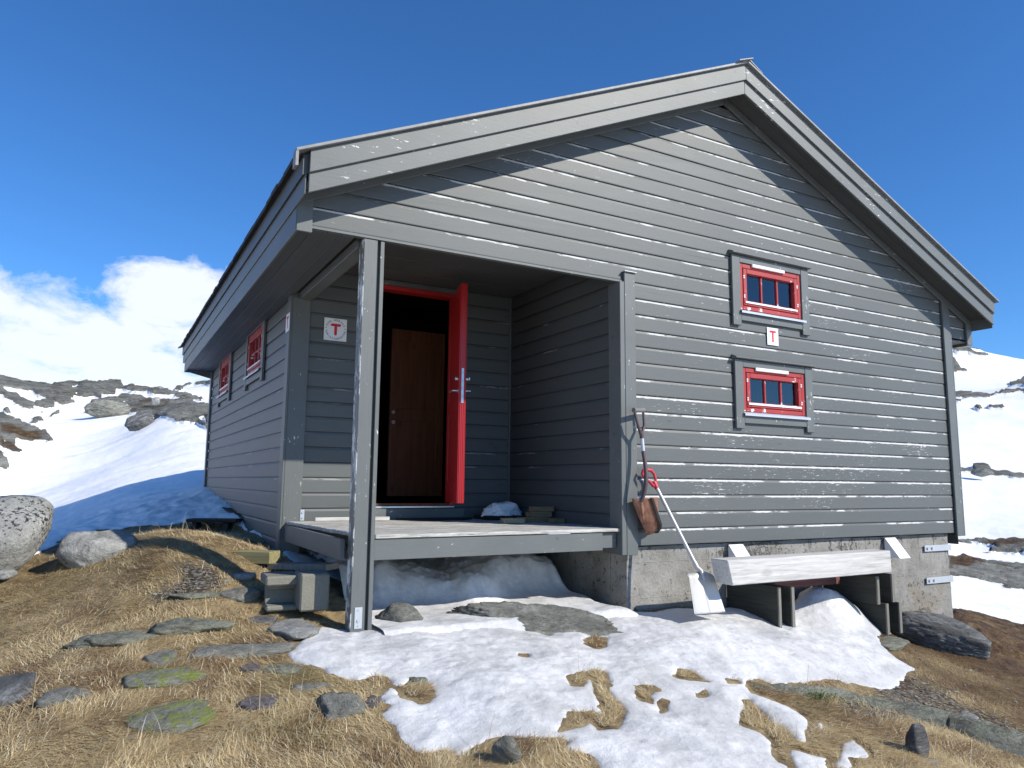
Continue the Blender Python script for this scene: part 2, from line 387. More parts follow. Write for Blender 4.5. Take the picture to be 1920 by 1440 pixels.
def m_rust():
    t = NT('rusty_steel'); a = t.noise(14, 6, 0.7); b = t.noise(60, 4, 0.7)
    col = t.ramp(a, [(0.3, (0.13, 0.06, 0.035)), (0.5, (0.27, 0.125, 0.075)), (0.7, (0.40, 0.23, 0.16))]); col = t.mix(1.0, col, t.mix(b, 0.75, 1.25), 'MULTIPLY')
    return t.done(col, 0.65, t.bump(b, 0.4, 0.002), metal=0.25)
def m_stone(name, dark, mid, light, lichen=None, lich_amt=0.5, speck=0.0, strata=0.6, tilt=(0.3, 0.15, 1)):
    t = NT(name)
    m = t.node('ShaderNodeMapping'); m.inputs['Scale'].default_value = (1, 1, 1+5*strata); m.inputs['Rotation'].default_value = (0.35, -0.3, 0.2); t.l.new(t.obj, m.inputs[0]); v = m.outputs[0]
    a = t.noise(3.5, 8, 0.72, vec=v, dist=0.6); b = t.noise(28, 6, 0.75, vec=v); c = t.noise(90, 4, 0.7)
    col = t.ramp(a, [(0.30, dark), (0.5, mid), (0.68, light)])
    col = t.mix(1.0, col, t.mix(b, 0.35, 1.65), 'MULTIPLY'); col = t.mix(1.0, col, t.mix(c, 0.6, 1.4), 'MULTIPLY')
    qz = t.step(t.noise(11, 7, 0.8, vec=v, dist=1.2), 0.60, 0.66); col = t.mix(t.math('MULTIPLY', qz, 0.5), col, (0.50, 0.49, 0.45))
    pt_ = t.step(t.math('MULTIPLY', t.noise(7, 7, 0.8), -1.0), -0.41, -0.36); col = t.mix(t.math('MULTIPLY', pt_, 0.6), col, (0.035, 0.036, 0.032))
    if speck:
        s1 = t.math('ADD', t.math('MULTIPLY', t.noise(32, 4, 0.65), 0.8), t.math('MULTIPLY', t.noise(3.0, 3, 0.5), 0.35))
        col = t.mix(t.math('MULTIPLY', t.step(s1, 0.635, 0.665), speck), col, (0.022, 0.023, 0.022))
    if lichen:
        l = t.math('ADD', t.math('MULTIPLY', t.noise(7, 6, 0.75), 0.5), t.math('MULTIPLY', t.noise(38, 5, 0.75), 0.5))
        thr = 0.62-0.2*lich_amt
        col = t.mix(t.math('MULTIPLY', t.step(l, thr, thr+0.05), 0.85), col, lichen)
    h = t.math('ADD', t.math('MULTIPLY', a, 1.0), t.math('MULTIPLY', b, 0.7))
    return t.done(col, 0.88, t.bump(h, 1.0, 0.05), spec=0.3)
M = {}
M['clad_front'] = paint_clad('grey_cladding_weathered', -0.157, 1.0)
M['clad_side'] = paint_clad('grey_cladding', -0.0285, 0.1); M['clad_shade_tone'] = paint_clad('grey_cladding_shade_tone', -0.0285, 0.0, (0.082, 0.090, 0.090))  # porch side wall gets a darker grey, recess shade put into the colour
M['trim_x'] = paint_trim('grey_trim_x', 'x', 0.75); M['trim_y'] = paint_trim('grey_trim_y', 'y', 0.2); M['trim_z'] = paint_trim('grey_trim_z', 'z', 0.6)
M['post'] = paint_trim('grey_post', 'z', 0.6, edges=((0.05, 0.0635),)); M['soffit'] = paint_trim('grey_soffit', 'y', 0.0, (0.078, 0.083, 0.083))  # soffit grey darkened, porch ceiling shade put into the colour
M['concrete'] = m_concrete(); M['block'] = m_block(); M['deck'] = m_deck(); M['red'] = m_redpaint()
M['door_red'] = m_plain('door_red', (0.47, 0.02, 0.022), 0.35, var=0.06, spec=0.5)
M['white_beam'] = m_wood('white_timber', (0.36, 0.345, 0.315), (0.54, 0.525, 0.50), (0.66, 0.65, 0.63), 'x', 9.0, 0.085, 4.2, flat=True)
M['pine'] = m_wood('pine', (0.105, 0.038, 0.018), (0.15, 0.058, 0.027), (0.19, 0.08, 0.038), 'z', 5.0, 0.05, 5.0, 0.4)
M['plank_green'] = m_wood('impregnated_plank', (0.17, 0.15, 0.07), (0.27, 0.235, 0.115), (0.33, 0.29, 0.15), 'x', 6.0, 0.03, 3.0)
M['plank_brown'] = m_wood('brown_plank', (0.13, 0.09, 0.05), (0.20, 0.15, 0.085), (0.27, 0.21, 0.12), 'x', 6.0, 0.03, 3.0)
M['plank_fresh'] = m_wood('cut_plank', (0.28, 0.21, 0.12), (0.38, 0.30, 0.18), (0.46, 0.38, 0.24), 'y', 6.0, 0.03, 3.0)
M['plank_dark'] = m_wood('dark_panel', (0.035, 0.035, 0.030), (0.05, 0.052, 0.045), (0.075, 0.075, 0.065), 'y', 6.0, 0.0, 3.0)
M['plank_grey'] = m_wood('grey_plank', (0.12, 0.12, 0.10), (0.2, 0.195, 0.17), (0.28, 0.27, 0.24), 'z', 12.0, 0.0, 3.0)
M['red_board'] = m_wood('faded_red_board', (0.09, 0.035, 0.03), (0.15, 0.065, 0.055), (0.2, 0.1, 0.085), 'x', 6.0, 0.0, 3.0)
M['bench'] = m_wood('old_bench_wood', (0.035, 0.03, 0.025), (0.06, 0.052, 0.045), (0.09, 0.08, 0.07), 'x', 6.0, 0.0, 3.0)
M['galv'] = m_plain('galvanised', (0.50, 0.52, 0.54), 0.45, 0.55, 0.12, 40)
M['alu'] = m_plain('aluminium', (0.50, 0.495, 0.48), 0.5, 0.5, 0.12, 30, bump=0.2)
M['steel'] = m_plain('steel', (0.55, 0.56, 0.58), 0.3, 0.8, 0.1, 50)
M['white_metal'] = m_plain('white_metal', (0.80, 0.80, 0.80), 0.4, 0.0, 0.05, 30)
M['white_paint'] = m_plain('white_paint', (0.72, 0.71, 0.69), 0.6, 0.0, 0.15, 60)
M['sill'] = m_plain('sill_metal', (0.50, 0.54, 0.60), 0.4, 0.2, 0.1, 60)
M['flash'] = m_plain('edge_flashing', (0.22, 0.225, 0.22), 0.6, 0.2, 0.5, 18)
M['shingle'] = m_plain('roof_shingle', (0.035, 0.036, 0.038), 0.95, 0.0, 0.4, 60, bump=0.6)
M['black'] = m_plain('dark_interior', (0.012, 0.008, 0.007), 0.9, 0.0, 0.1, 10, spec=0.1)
M['mat'] = m_plain('rubber_mat', (0.015, 0.015, 0.016), 0.8, 0.0, 0.2, 60)
M['purple'] = m_plain('worn_shaft', (0.075, 0.05, 0.058), 0.55, 0.0, 0.35, 25)
M['grip'] = m_plain('grey_grip', (0.16, 0.155, 0.155), 0.6, 0.0, 0.25, 25)
M['tape'] = m_plain('silver_tape', (0.50, 0.51, 0.54), 0.45, 0.3, 0.15, 30)
M['plastic_red'] = m_plain('red_plastic', (0.45, 0.03, 0.045), 0.45, 0.0, 0.12, 20)
M['rust'] = m_rust(); M['rim'] = m_plain('lip_shade', (0.02, 0.014, 0.013), 0.6, 0.2, 0.2, 30)  # rim: near-black tone for the shade painted on the spade blade
M['sign_white'] = m_plain('sign_white', (0.78, 0.79, 0.80), 0.4, 0.0, 0.04, 40)
M['sign_red'] = m_plain('sign_red', (0.60, 0.01, 0.03), 0.45, 0.0, 0.03, 20); M['sign_ink'] = m_plain('sign_ink', (0.05, 0.055, 0.07), 0.6, 0.0, 0.03, 20)
M['curtain'] = m_plain('curtain', (0.52, 0.60, 0.85), 0.9, 0.0, 0.1, 6)
def m_glass():
    t = NT('window_glass'); t.n.remove(t.b)
    g = t.node('ShaderNodeBsdfGlossy'); g.inputs['Roughness'].default_value = 0.02; g.inputs['Color'].default_value = (0.95, 0.97, 1, 1)
    tr = t.node('ShaderNodeBsdfTransparent'); tr.inputs[0].default_value = (0.85, 0.88, 0.92, 1); fr = t.node('ShaderNodeFresnel'); fr.inputs[0].default_value = 1.45
    mx = t.node('ShaderNodeMixShader'); t.l.new(t.math('ADD', fr.outputs[0], 0.05), mx.inputs[0]); t.l.new(tr.outputs[0], mx.inputs[1]); t.l.new(g.outputs[0], mx.inputs[2]); t.l.new(mx.outputs[0], t.out.inputs[0])
    return t.m
M['glass'] = m_glass()
SCH = ((0.11, 0.108, 0.092), (0.25, 0.248, 0.212), (0.44, 0.435, 0.385))
M['st_grey'] = m_stone('grey_schist', *SCH)
M['st_dark'] = m_stone('dark_schist', (0.07, 0.07, 0.068), (0.17, 0.17, 0.165), (0.42, 0.42, 0.41), strata=1.1)
M['st_light'] = m_stone('pale_granite', (0.16, 0.158, 0.145), (0.34, 0.337, 0.315), (0.56, 0.555, 0.525), strata=0.0)
M['st_speck'] = m_stone('speckled_granite', (0.25, 0.25, 0.235), (0.39, 0.39, 0.365), (0.54, 0.54, 0.505), speck=0.95, strata=0.0)
M['st_lichen'] = m_stone('lichen_schist', *SCH, lichen=(0.27, 0.31, 0.06), lich_amt=0.66)
M['st_lichen2'] = m_stone('lichen_schist_spot', *SCH, lichen=(0.27, 0.31, 0.06), lich_amt=0.42)
M['st_green'] = m_stone('green_schist', (0.09, 0.088, 0.07), (0.21, 0.21, 0.165), (0.40, 0.40, 0.335), lichen=(0.33, 0.34, 0.25), lich_amt=0.6)
M['st_violet'] = m_stone('violet_slate', (0.09, 0.08, 0.085), (0.17, 0.15, 0.155), (0.28, 0.25, 0.255))
def m_snow(name, icy):
    t = NT(name)
    a = t.noise(1.6, 5, 0.6); b = t.noise(9, 6, 0.68); c = t.noise(120, 3, 0.7); d = t.noise(34, 5, 0.7)
    hi = (0.93, 0.925, 0.91)
    if icy:
        lo = (0.56, 0.56, 0.555); mk = t.step(t.math('ADD', t.math('MULTIPLY', a, 0.6), t.math('MULTIPLY', b, 0.4)), 0.38, 0.62)
        col = t.mix(mk, lo, (0.80, 0.795, 0.785)); col = t.mix(1.0, col, t.mix(d, 0.80, 1.12), 'MULTIPLY')
        spk = t.step(t.noise(160, 2, 0.5), 0.63, 0.70); col = t.mix(t.math('MULTIPLY', spk, 0.5), col, (0.95, 0.95, 0.95))
        grit = t.step(t.noise(55, 3, 0.6), 0.715, 0.74); col = t.mix(t.math('MULTIPLY', grit, 0.35), col, (0.16, 0.14, 0.11))
        th = t.attr('thin'); col = t.mix(t.math('MULTIPLY', th, 0.5), col, (0.42, 0.42, 0.42))
        h = t.math('ADD', t.math('ADD', t.math('MULTIPLY', b, 1.0), t.math('MULTIPLY', c, 0.16)), t.math('MULTIPLY', d, 0.45))
        return t.done(col, t.mix(mk, 0.32, 0.6), t.bump(h, 0.55, 0.02), spec=0.5)
    col = t.mix(b, (0.88, 0.875, 0.86), hi)
    h = t.math('ADD', b, t.math('MULTIPLY', d, 0.4))
    return t.done(col, 0.6, t.bump(h, 0.35, 0.02), spec=0.3)
M['snow_icy'] = m_snow('icy_snow', True); M['snow_clean'] = m_snow('snow', False)
def m_terrain():
    t = NT('mountain_ground')
    rk, he, gv, sn = t.attr('rock'), t.attr('heath'), t.attr('gravel'), t.attr('snowy')
    brk = t.math('MULTIPLY', t.math('SUBTRACT', t.noise(2.2, 6, 0.7), 0.5), 0.9)
    rk = t.step(t.math('ADD', rk, brk), 0.40, 0.52); sn = t.step(t.math('SUBTRACT', sn, brk), 0.46, 0.58)
    # soil with straw
    s1 = t.noise(7, 6, 0.7); s2 = t.noise(60, 5, 0.75); s3 = t.noise(1.2, 4, 0.6)
    soil = t.ramp(s1, [(0.3, (0.13, 0.09, 0.048)), (0.5, (0.29, 0.215, 0.115)), (0.7, (0.45, 0.35, 0.19))]); soil = t.mix(1.0, soil, t.mix(s2, 0.45, 1.55), 'MULTIPLY')
    # heath: dark red brown dwarf shrub
    h1 = t.noise(3.0, 7, 0.75); h2 = t.noise(30, 5, 0.75)
    heath = t.ramp(h1, [(0.3, (0.045, 0.030, 0.020)), (0.5, (0.125, 0.075, 0.042)), (0.62, (0.19, 0.14, 0.065)), (0.75, (0.26, 0.25, 0.20))]); heath = t.mix(1.0, heath, t.mix(h2, 0.45, 1.55), 'MULTIPLY')
    # rock
    m = t.node('ShaderNodeMapping'); m.inputs['Scale'].default_value = (0.5, 0.5, 2.4); m.inputs['Rotation'].default_value = (0.25, 0.3, 0.0); t.l.new(t.obj, m.inputs[0]); v = m.outputs[0]
    r1 = t.noise(0.8, 9, 0.74, vec=v, dist=0.5); r2 = t.noise(5, 7, 0.75, vec=v); r3 = t.noise(0.25, 5, 0.6)
    rock = t.ramp(r1, [(0.30, (0.04, 0.038, 0.033)), (0.40, (0.17, 0.168, 0.14)), (0.56, (0.31, 0.305, 0.265)), (0.68, (0.38, 0.37, 0.33)), (0.76, (0.22, 0.15, 0.10))]); rock = t.mix(1.0, rock, t.mix(r2, 0.5, 1.5), 'MULTIPLY')
    gr = t.mix(t.noise(40, 5, 0.8), (0.07, 0.062, 0.05), (0.33, 0.31, 0.27))
    gr = t.mix(t.step(t.voro(28), 0.25, 0.6), gr, (0.05, 0.04, 0.03))
    col = t.mix(gv, soil, gr); rock = t.mix(he, rock, heath); col = t.mix(he, col, heath); col = t.mix(rk, col, rock)
    snow = t.mix(t.noise(1.5, 5, 0.6), (0.90, 0.895, 0.88), (0.95, 0.945, 0.93))
    col = t.mix(sn, col, snow)
    hh = t.math('ADD', t.math('MULTIPLY', s2, 0.5), t.math('MULTIPLY', s1, 0.5)); hr = t.math('ADD', t.math('MULTIPLY', r1, 3.0), r2)
    hsn = t.math('MULTIPLY', t.noise(4, 6, 0.65), 0.5)
    n = t.node('ShaderNodeMix', data_type='FLOAT'); t.l.new(rk, n.inputs[0]); t.l.new(hh, n.inputs[2]); t.l.new(hr, n.inputs[3])
    n2 = t.node('ShaderNodeMix', data_type='FLOAT'); t.l.new(sn, n2.inputs[0]); t.l.new(n.outputs[0], n2.inputs[2]); t.l.new(hsn, n2.inputs[3])
    bm_ = t.node('ShaderNodeBump'); bm_.inputs['Strength'].default_value = 0.9; t.l.new(t.attr('scl'), bm_.inputs['Distance']); t.l.new(n2.outputs[0], bm_.inputs['Height'])
    return t.done(col, t.mix(sn, 0.92, 0.6), bm_.outputs[0], spec=0.25)
M['terrain'] = m_terrain()

# ================================================================== THE CABIN
W, D, XR, L = 7.6616, 2.0645, 2.4904, 8.1996
EV, OH, RX, ZA, SL = 0.4634, 0.3243, 3.8602, 4.331, 0.45
ZB = -0.1656; ZH = 2.25
cabin = empty('cabin', (0, 0, 0), 'grey timber mountain cabin with a recessed corner porch and a red door standing open', 'cabin')
def rake(x, dz=0.0): return ZA+dz-SL*abs(x-RX)

def cladding(name, z0, zmin, zmax, axis, level, sign, u_limits, mat, holes=()):
    """boards along axis ('x' or 'y') on the plane level, face looking to sign; u_limits(z) -> (u0,u1); holes: (u0,u1,z0,z1)"""
    rows = []                                        # (z, outward offset)
    k0 = math.floor((zmin-z0)/PITCH_B)-1; k1 = math.ceil((zmax-z0)/PITCH_B)+1
    prof = [(0.0, 0.0), (0.0, 0.0115), (0.007, 0.0130), (0.1205, 0.0120), (0.1420, 0.0060), (0.1424, 0.0)]
    V = []; Q = []
    rnd = random.Random(len(name))
    for k in range(k0, k1):
        zb_ = z0+k*PITCH_B; jit = rnd.uniform(-0.0015, 0.0015)
        pr = [(zb_+a, b+jit) for a, b in prof]; pr.append((zb_+PITCH_B, 0.0))
        if pr[-1][0] <= zmin or pr[0][0] >= zmax: continue
        mid = zb_+PITCH_B*0.5
        if mid < zmin-0.01 or mid > zmax+PITCH_B*0.5: continue
        rows2 = [pr[0]]
        for (za, oa), (zc, oc) in zip(pr, pr[1:]):
            br = sorted(h_ for h in holes for h_ in (h[2], h[3]) if za+1e-6 < h_ < zc-1e-6)
            for h_ in br: rows2.append((h_, oa+(oc-oa)*(h_-za)/(zc-za)))
            rows2.append((zc, oc))
        for (za, oa), (zc, oc) in zip(rows2, rows2[1:]):
            za_, zc_ = min(max(za, zmin), zmax+0.02), min(max(zc, zmin), zmax+0.02)
            if za < zmin and zc < zmin: continue
            zm = (za+zc)/2; (a0, b0), (a1, b1) = u_limits(za_), u_limits(zc_)
            if b0 <= a0: continue
            if b1 < a1: a1 = b1 = (a1+b1)/2
            f_ = [(0.0, 1.0)]
            for h in holes:
                if not (h[2]-1e-9 < zm < h[3]+1e-9): continue
                c0, c1 = (h[0]-a0)/(b0-a0), (h[1]-a0)/(b0-a0); n_ = []
                for p, q in f_:
                    if c1 <= p or c0 >= q: n_.append((p, q)); continue
                    n_.append((p, max(p, c0))); n_.append((min(q, c1), q))
                f_ = n_
            for p, q in f_:
                nn = 9 if q-p > 0.3 else 5; base = len(V)
                for (zz, off, aa, bb) in ((za_, oa, a0, b0), (zc_, oc, a1, b1)):
                    for j in range(nn):
                        u = aa+(bb-aa)*(p+(q-p)*j/(nn-1))
                        wob = 0.0012*math.sin(u*3.1+k*1.7)+0.0009*math.sin(u*7.3+k*4.1)
                        o_ = (off+wob if off > 0.01 else off)*sign
                        V.append((u, level+o_, zz) if axis == 'x' else (level+o_, u, zz))
                for j in range(nn-1): Q.append((base+j, base+j+1, base+nn+j+1, base+nn+j))
    flip = (axis == 'x' and sign > 0) or (axis == 'y' and sign < 0)
    if flip: Q = [q[::-1] for q in Q]
    return np_mesh(name, V, Q, mat=mat, parent=cabin, smooth=False)

def slope_x(z, dz): # x range under the rake at height z
    h = (ZA+dz-z)/SL
    return RX-h, RX+h
WINF = [(4.00, 4.93, 2.16, 2.67), (4.00, 4.93, 1.11, 1.58)]
front_holes = [(a+0.03, b-0.03, c+0.03, d-0.03) for a, b, c, d in WINF]
def lim_low(z): return (XR+0.03, 7.58)
def lim_up(z):
    a, b = slope_x(z, 0.12)
    lo, hi = (-EV+0.02, W+EV-0.02) if z > 2.20 else (0, 0)
    return max(a, lo), min(b, hi)
cladding('front_wall', -0.157, ZB, 2.263, 'x', 0.0, -1, lim_low, M['clad_front'], front_holes)
cladding('gable_wall', -0.157, ZH+0.0155, 4.30, 'x', 0.0, -1, lim_up, M['clad_front'], [front_holes[0]])
# lowest board of the gable, the header over the porch
b_ = MB(); b_.prism([(-EV+0.12, -0.021, 2.243), (XR+0.14, -0.021, 2.243), (XR+0.14, -0.021, 2.262), (-EV+0.12, -0.021, 2.262)], (0, 0.05, 0)); b_.build('header_board', M['trim_x'], cabin)
WINS = [(3.50, 4.50, 1.70, 2.225), (6.02, 7.02, 1.70, 2.225)]
cladding('side_wall', -0.0285, -0.60, 2.30, 'y', 0.0, -1, lambda z: (D+0.02, L-0.02), M['clad_side'], [(a+0.03, b-0.03, c+0.03, d-0.03) for a, b, c, d in WINS])
cladding('side_wall', -0.0285, -0.30, 2.62, 'y', W-0.05, 1, lambda z: (0.02, L-0.02), M['clad_side'])
cladding('rear_wall', -0.0285, -0.30, 4.30, 'x', L, 1, lambda z: (max(slope_x(z, 0.12)[0], 0.02 if z < 2.2 else -EV+0.02), min(slope_x(z, 0.12)[1], W-0.03 if z < 2.2 else W+EV-0.02)), M['clad_side'])
DOOR = (0.86, 1.74, 0.17, 2.43)
cladding('porch_rear_wall', -0.0285, -0.03, 2.56, 'x', D, -1, lambda z: (0.05, XR), M['clad_side'], [(DOOR[0]-0.02, DOOR[1]+0.02, 0.0, 2.46)])
cladding('porch_side_wall', -0.0285, -0.03, 2.56, 'y', XR, -1, lambda z: (0.06, D), M['clad_shade_tone'])
# porch ceiling
b_ = MB()
for i in range(15):
    b_.box((-0.0, 0.03+i*0.137, 2.535+0.002*(i % 3)), (XR+0.02, 0.03+i*0.137+0.134, 2.56), 0.002)
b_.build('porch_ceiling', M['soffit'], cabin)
# inner lining and inner side of the gable above the porch
b_ = MB(); b_.box((0.02, 0.028, 2.27), (XR+0.02, 0.05, 2.54), 0); b_.build('header_lining', M['soffit'], cabin)

# corner boards
def corner(name, boxes, mat='trim_z', cap=None):
    b = MB()
    for a, c in boxes: b.box(a, c, 0.004)
    o = b.build(name, M[mat], cabin, each=True)
    if cap:
        c = MB(); c.box(cap[0], cap[1], 0.003); c.build('board_cap', M['galv'], o)
    return o
corner('corner_board', [((XR+0.03, -0.046, -0.235), (XR+0.155, -0.018, 2.335)), ((XR-0.024, -0.046, -0.232), (XR+0.028, 0.135, 2.243))], cap=((XR+0.02, -0.066, 2.337), (XR+0.165, -0.016, 2.346)))
corner('corner_board', [((W-0.155, -0.046, -0.195), (W-0.012, -0.018, rake(W-0.08, 0.06))), ((W-0.05, -0.017, -0.195), (W-0.022, 0.12, 2.3)), ((W-0.0115, -0.044, -0.195), (W+0.012, 0.10, 2.3))])
corner('corner_board', [((-0.024, D-0.046, -0.50), (0.155, D-0.018, 2.50)), ((-0.046, D-0.0465, -0.50), (-0.0243, D+0.10, 2.235))])
corner('corner_board', [((-0.046, L-0.10, -0.1), (-0.018, L+0.03, 2.235))])
corner('corner_board', [((XR-0.03, D-0.03, 0.0), (XR-0.006, D-0.006, 2.53))])

# foundation
b_ = MB()
def wobble_box(b, a, c, n=14, amp=0.008, seed=1):
    bm2 = bmesh.new()
    bmesh.ops.create_cube(bm2, size=1.0)
    bmesh.ops.subdivide_edges(bm2, edges=bm2.edges[:], cuts=n, use_grid_fill=True)
    for v in bm2.verts:
        p = Vector([a[i]+(v.co[i]+0.5)*(c[i]-a[i]) for i in range(3)])
        nz = mnoise.noise_vector(p*3.1+Vector((seed, 0, 0)))*amp+mnoise.noise_vector(p*11.0)*amp*0.4
        v.co = p+nz
    me = bpy.data.meshes.new('t'); bm2.to_mesh(me); bm2.free(); b.bm.from_mesh(me); bpy.data.meshes.remove(me)
wobble_box(b_, (2.585, 0.05, -1.9), (7.46, 0.28, -0.172), 26)
wobble_box(b_, (2.585, 0.285, -1.9), (2.80, 8.0, -0.19), 22, seed=4)
wobble_box(b_, (0.15, 2.25, -1.9), (2.58, 2.45, -0.05), 14, seed=6)
wobble_box(b_, (7.25, 0.285, -1.9), (7.46, 8.0, -0.19), 20, seed=8)
wobble_box(b_, (0.1, 2.6, -1.9), (0.3, 8.0, -0.45), 20, seed=9)
b_.build('foundation', M['concrete'], cabin)
b_ = MB(); b_.box((XR-0.02, 0.03, -0.232), (XR+0.09, 0.25, -0.03), 0.002); b_.box((0.1, D+0.02, -0.2), (XR, D+0.15, 0.0), 0.002); b_.build('sill_beam', M['trim_x'], cabin, each=True)

# roof
def rake_pts(dz0, dz1, x0, x1, y):
    return [(x0, y, rake(x0, dz0)), (x1, y, rake(x1, dz0)), (x1, y, rake(x1, dz1)), (x0, y, rake(x0, dz1))]
YF, YB = -OH, L+OH
b_ = MB()
for xa, xb in ((-EV-0.03, RX), (W+EV+0.03, RX)):
    b_.prism(rake_pts(0.15, 0.295, xa, xb, YF+0.024), (0, YB-YF-0.05, 0))
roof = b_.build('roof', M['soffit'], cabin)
b_ = MB()
rr = random.Random(3)
for sgn in (-1, 1):
    n = 22
    for i in range(n):
        d0 = i/n; d1 = (i+1.12)/n
        x0 = (RX-(RX+EV+0.075)*(1-d0)) if sgn < 0 else (RX+(W+EV+0.075-RX)*(1-d0))
        x1 = (RX-(RX+EV+0.075)*(1-min(d1, 1))) if sgn < 0 else (RX+(W+EV+0.075-RX)*(1-min(d1, 1)))
        dz = 0.298+0.002*i/n
        ny = 40 if i == 0 and sgn < 0 else 1
        for j in range(ny):
            ya = YF+0.03+(YB-YF-0.06)*j/ny; yb = YF+0.03+(YB-YF-0.06)*(j+1)/ny
            jj = rr.uniform(-0.006, 0.006); jz = rr.uniform(0, 0.010) if ny > 1 else 0
            xx = x0+jj*(1 if ny > 1 else 0)
            b_.prism([(xx, ya, rake(xx, dz-0.004)), (x1, ya, rake(x1, dz)), (x1, ya, rake(x1, dz+0.016)), (xx, ya, rake(xx, dz+0.030+jz))], (0, yb-ya+0.002, 0))
b_.build('shingles', M['shingle'], roof)
def board_x(name, dz0, dz1, x0, x1, y0, th, mat, parent):
    b = MB(); b.prism(rake_pts(dz0, dz1, x0, x1, y0), (0, th, 0), 0.003); return b.build(name, mat, parent)
ZT = 0.318; ZM = 0.158
for y0, th, dirn in ((YF, 0.024, 1), (YB-0.024, 0.024, 1)):
    s_ = -1 if y0 < 0 else 1
    for xa, xb in ((-EV+0.012, RX-0.0008), (W+EV-0.012, RX+0.0008)):
        board_x('barge_board', 0.0, ZM, xa, xb, y0, th, M['trim_x'], cabin)
        xe = xa+(-0.035 if xa < RX else 0.02)
        board_x('barge_board', ZM+0.004-0.02, ZT-0.012, xa+ (-0.004 if xa < RX else 0.004), xb, y0+s_*0.0245, th, M['trim_x'], cabin)
        xf = xa+(-0.11 if xa < RX else 0.05)
        board_x('roof_flashing', ZT-0.011, ZT+0.014, xf, xb, y0+(-0.062 if y0 < 0 else -0.02), 0.10, M['flash'], cabin)
# flashing end turned down at the eave, ridge cap
b_ = MB(); b_.prism([(-EV-0.10, YF-0.062, rake(-EV-0.10, ZT-0.012)), (-EV-0.08, YF-0.062, rake(-EV-0.08, ZT-0.012)), (-EV-0.08, YF-0.062, rake(-EV-0.08, ZT-0.12)), (-EV-0.10, YF-0.062, rake(-EV-0.10, ZT-0.115))], (0, 0.09, 0)); b_.build('flashing_end', M['flash'], cabin)
b_ = MB(); b_.prism([(RX-0.16, YF-0.10, rake(RX-0.16, ZT+0.018)), (RX+0.03, YF-0.10, rake(RX, ZT+0.022)), (RX+0.03, YF-0.10, rake(RX, ZT+0.032)), (RX-0.16, YF-0.10, rake(RX-0.16, ZT+0.028))], (0, YB-YF+0.16, 0))
b_.prism([(RX+0.031, YF-0.06, rake(RX, ZT+0.018)), (RX+0.2, YF-0.06, rake(RX+0.2, ZT+0.018)), (RX+0.2, YF-0.06, rake(RX+0.2, ZT+0.028)), (RX+0.031, YF-0.06, rake(RX, ZT+0.030))], (0, YB-YF+0.1, 0)); b_.build('ridge_cap', M['flash'], cabin, each=True)
# gable soffit lining boards and inner rafter on the wall
for xa, xb in ((-EV+0.012, RX-0.001), (W+EV-0.012, RX+0.001)):
    b_ = MB()
    b_.prism(rake_pts(0.10, 0.148, xa, xb, YF+0.0245), (0, 0.13, 0), 0.002); b_.prism(rake_pts(0.104, 0.148, xa, xb, YF+0.158), (0, 0.135, 0), 0.002)
    b_.build('rake_soffit', M['soffit'], cabin, each=True)
    board_x('rake_trim', 0.015, 0.098, xa, xb, -0.050, 0.026, M['trim_x'], cabin)
# eaves: fascia, flat soffit, end caps
for side, xo, s_ in (('l', -EV, 1), ('r', W+EV, -1)):
    o = MB(); o.box((xo, -0.04, 2.205), (xo+s_*0.022, L+0.04, 2.41), 0.003); o.build('fascia_board', M['trim_y'], cabin)
    o = MB(); o.box((xo-s_*0.012, YF+0.026, 2.385), (xo+s_*0.0, YB-0.026, 2.575), 0.003); o.build('fascia_board', M['trim_y'], cabin)
    o = MB(); o.box((xo-s_*0.024, YF+0.028, 2.555), (xo-s_*0.0125, YB-0.028, 2.64), 0.002); o.build('fascia_board', M['shingle'], cabin)
    o = MB()
    wdt = (EV-0.03)/4
    for i in range(4):
        xa = xo+s_*(0.024+i*wdt); xb = xo+s_*(0.024+(i+1)*wdt-0.006)
        o.box((xa, -0.0, 2.236), (xb, L, 2.25), 0.002)
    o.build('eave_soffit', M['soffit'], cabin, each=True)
    if side == 'l':
        o = MB(); o.box((-EV+0.1+0.13, 0.0, 2.231), (-EV+0.1+0.136, L, 2.2358), 0); o.box((-EV+0.1+0.235, 0.0, 2.231), (-EV+0.1+0.241, L, 2.2358), 0); o.build('soffit_bead', M['trim_y'], cabin, each=True)
    o = MB(); o.box((xo, -0.046, 2.20), (xo+s_*0.115, -0.0205, rake(xo+s_*0.115, 0.10)-0.02), 0.003); o.build('eave_end_board', M['trim_z'], cabin)
    o = MB(); o.box((xo, L+0.0205, 2.20), (xo+s_*0.115, L+0.046, 2.46), 0.003); o.build('eave_end_board', M['trim_z'], cabin)

# porch: post, beam, deck
b_ = MB(); b_.box((0.058, -0.012, -0.80), (0.166, 0.11, 2.242), 0.004); b_.box((0.190, -0.010, -0.80), (0.222, 0.10, 2.242), 0.003); b_.box((0.1665, 0.03, -0.80), (0.1895, 0.09, 2.24), 0)
post = b_.build('post', M['post'], cabin)
b_ = MB(); b_.box((0.088, -0.018, -0.66), (0.145, -0.0125, -0.51), 0.001); b_.build('post_bracket', M['galv'], post)
b_ = MB()
for z in (-0.64, -0.605, -0.53): b_.tube([(0.116, -0.018, z), (0.116, -0.024, z)], 0.012 if z == -0.605 else 0.004, 8)
b_.build('bolt', M['steel'], post, each=True)
b_ = MB(); b_.box((0.04, 0.10, 2.195), (0.15, D-0.02, 2.53), 0.004); b_.box((0.151, 0.10, 2.205), (0.171, D-0.02, 2.53), 0.003); b_.box((0.030, 0.10, 2.245), (0.0395, D-0.02, 2.53), 0.002); b_.build('porch_beam', M['trim_y'], cabin)
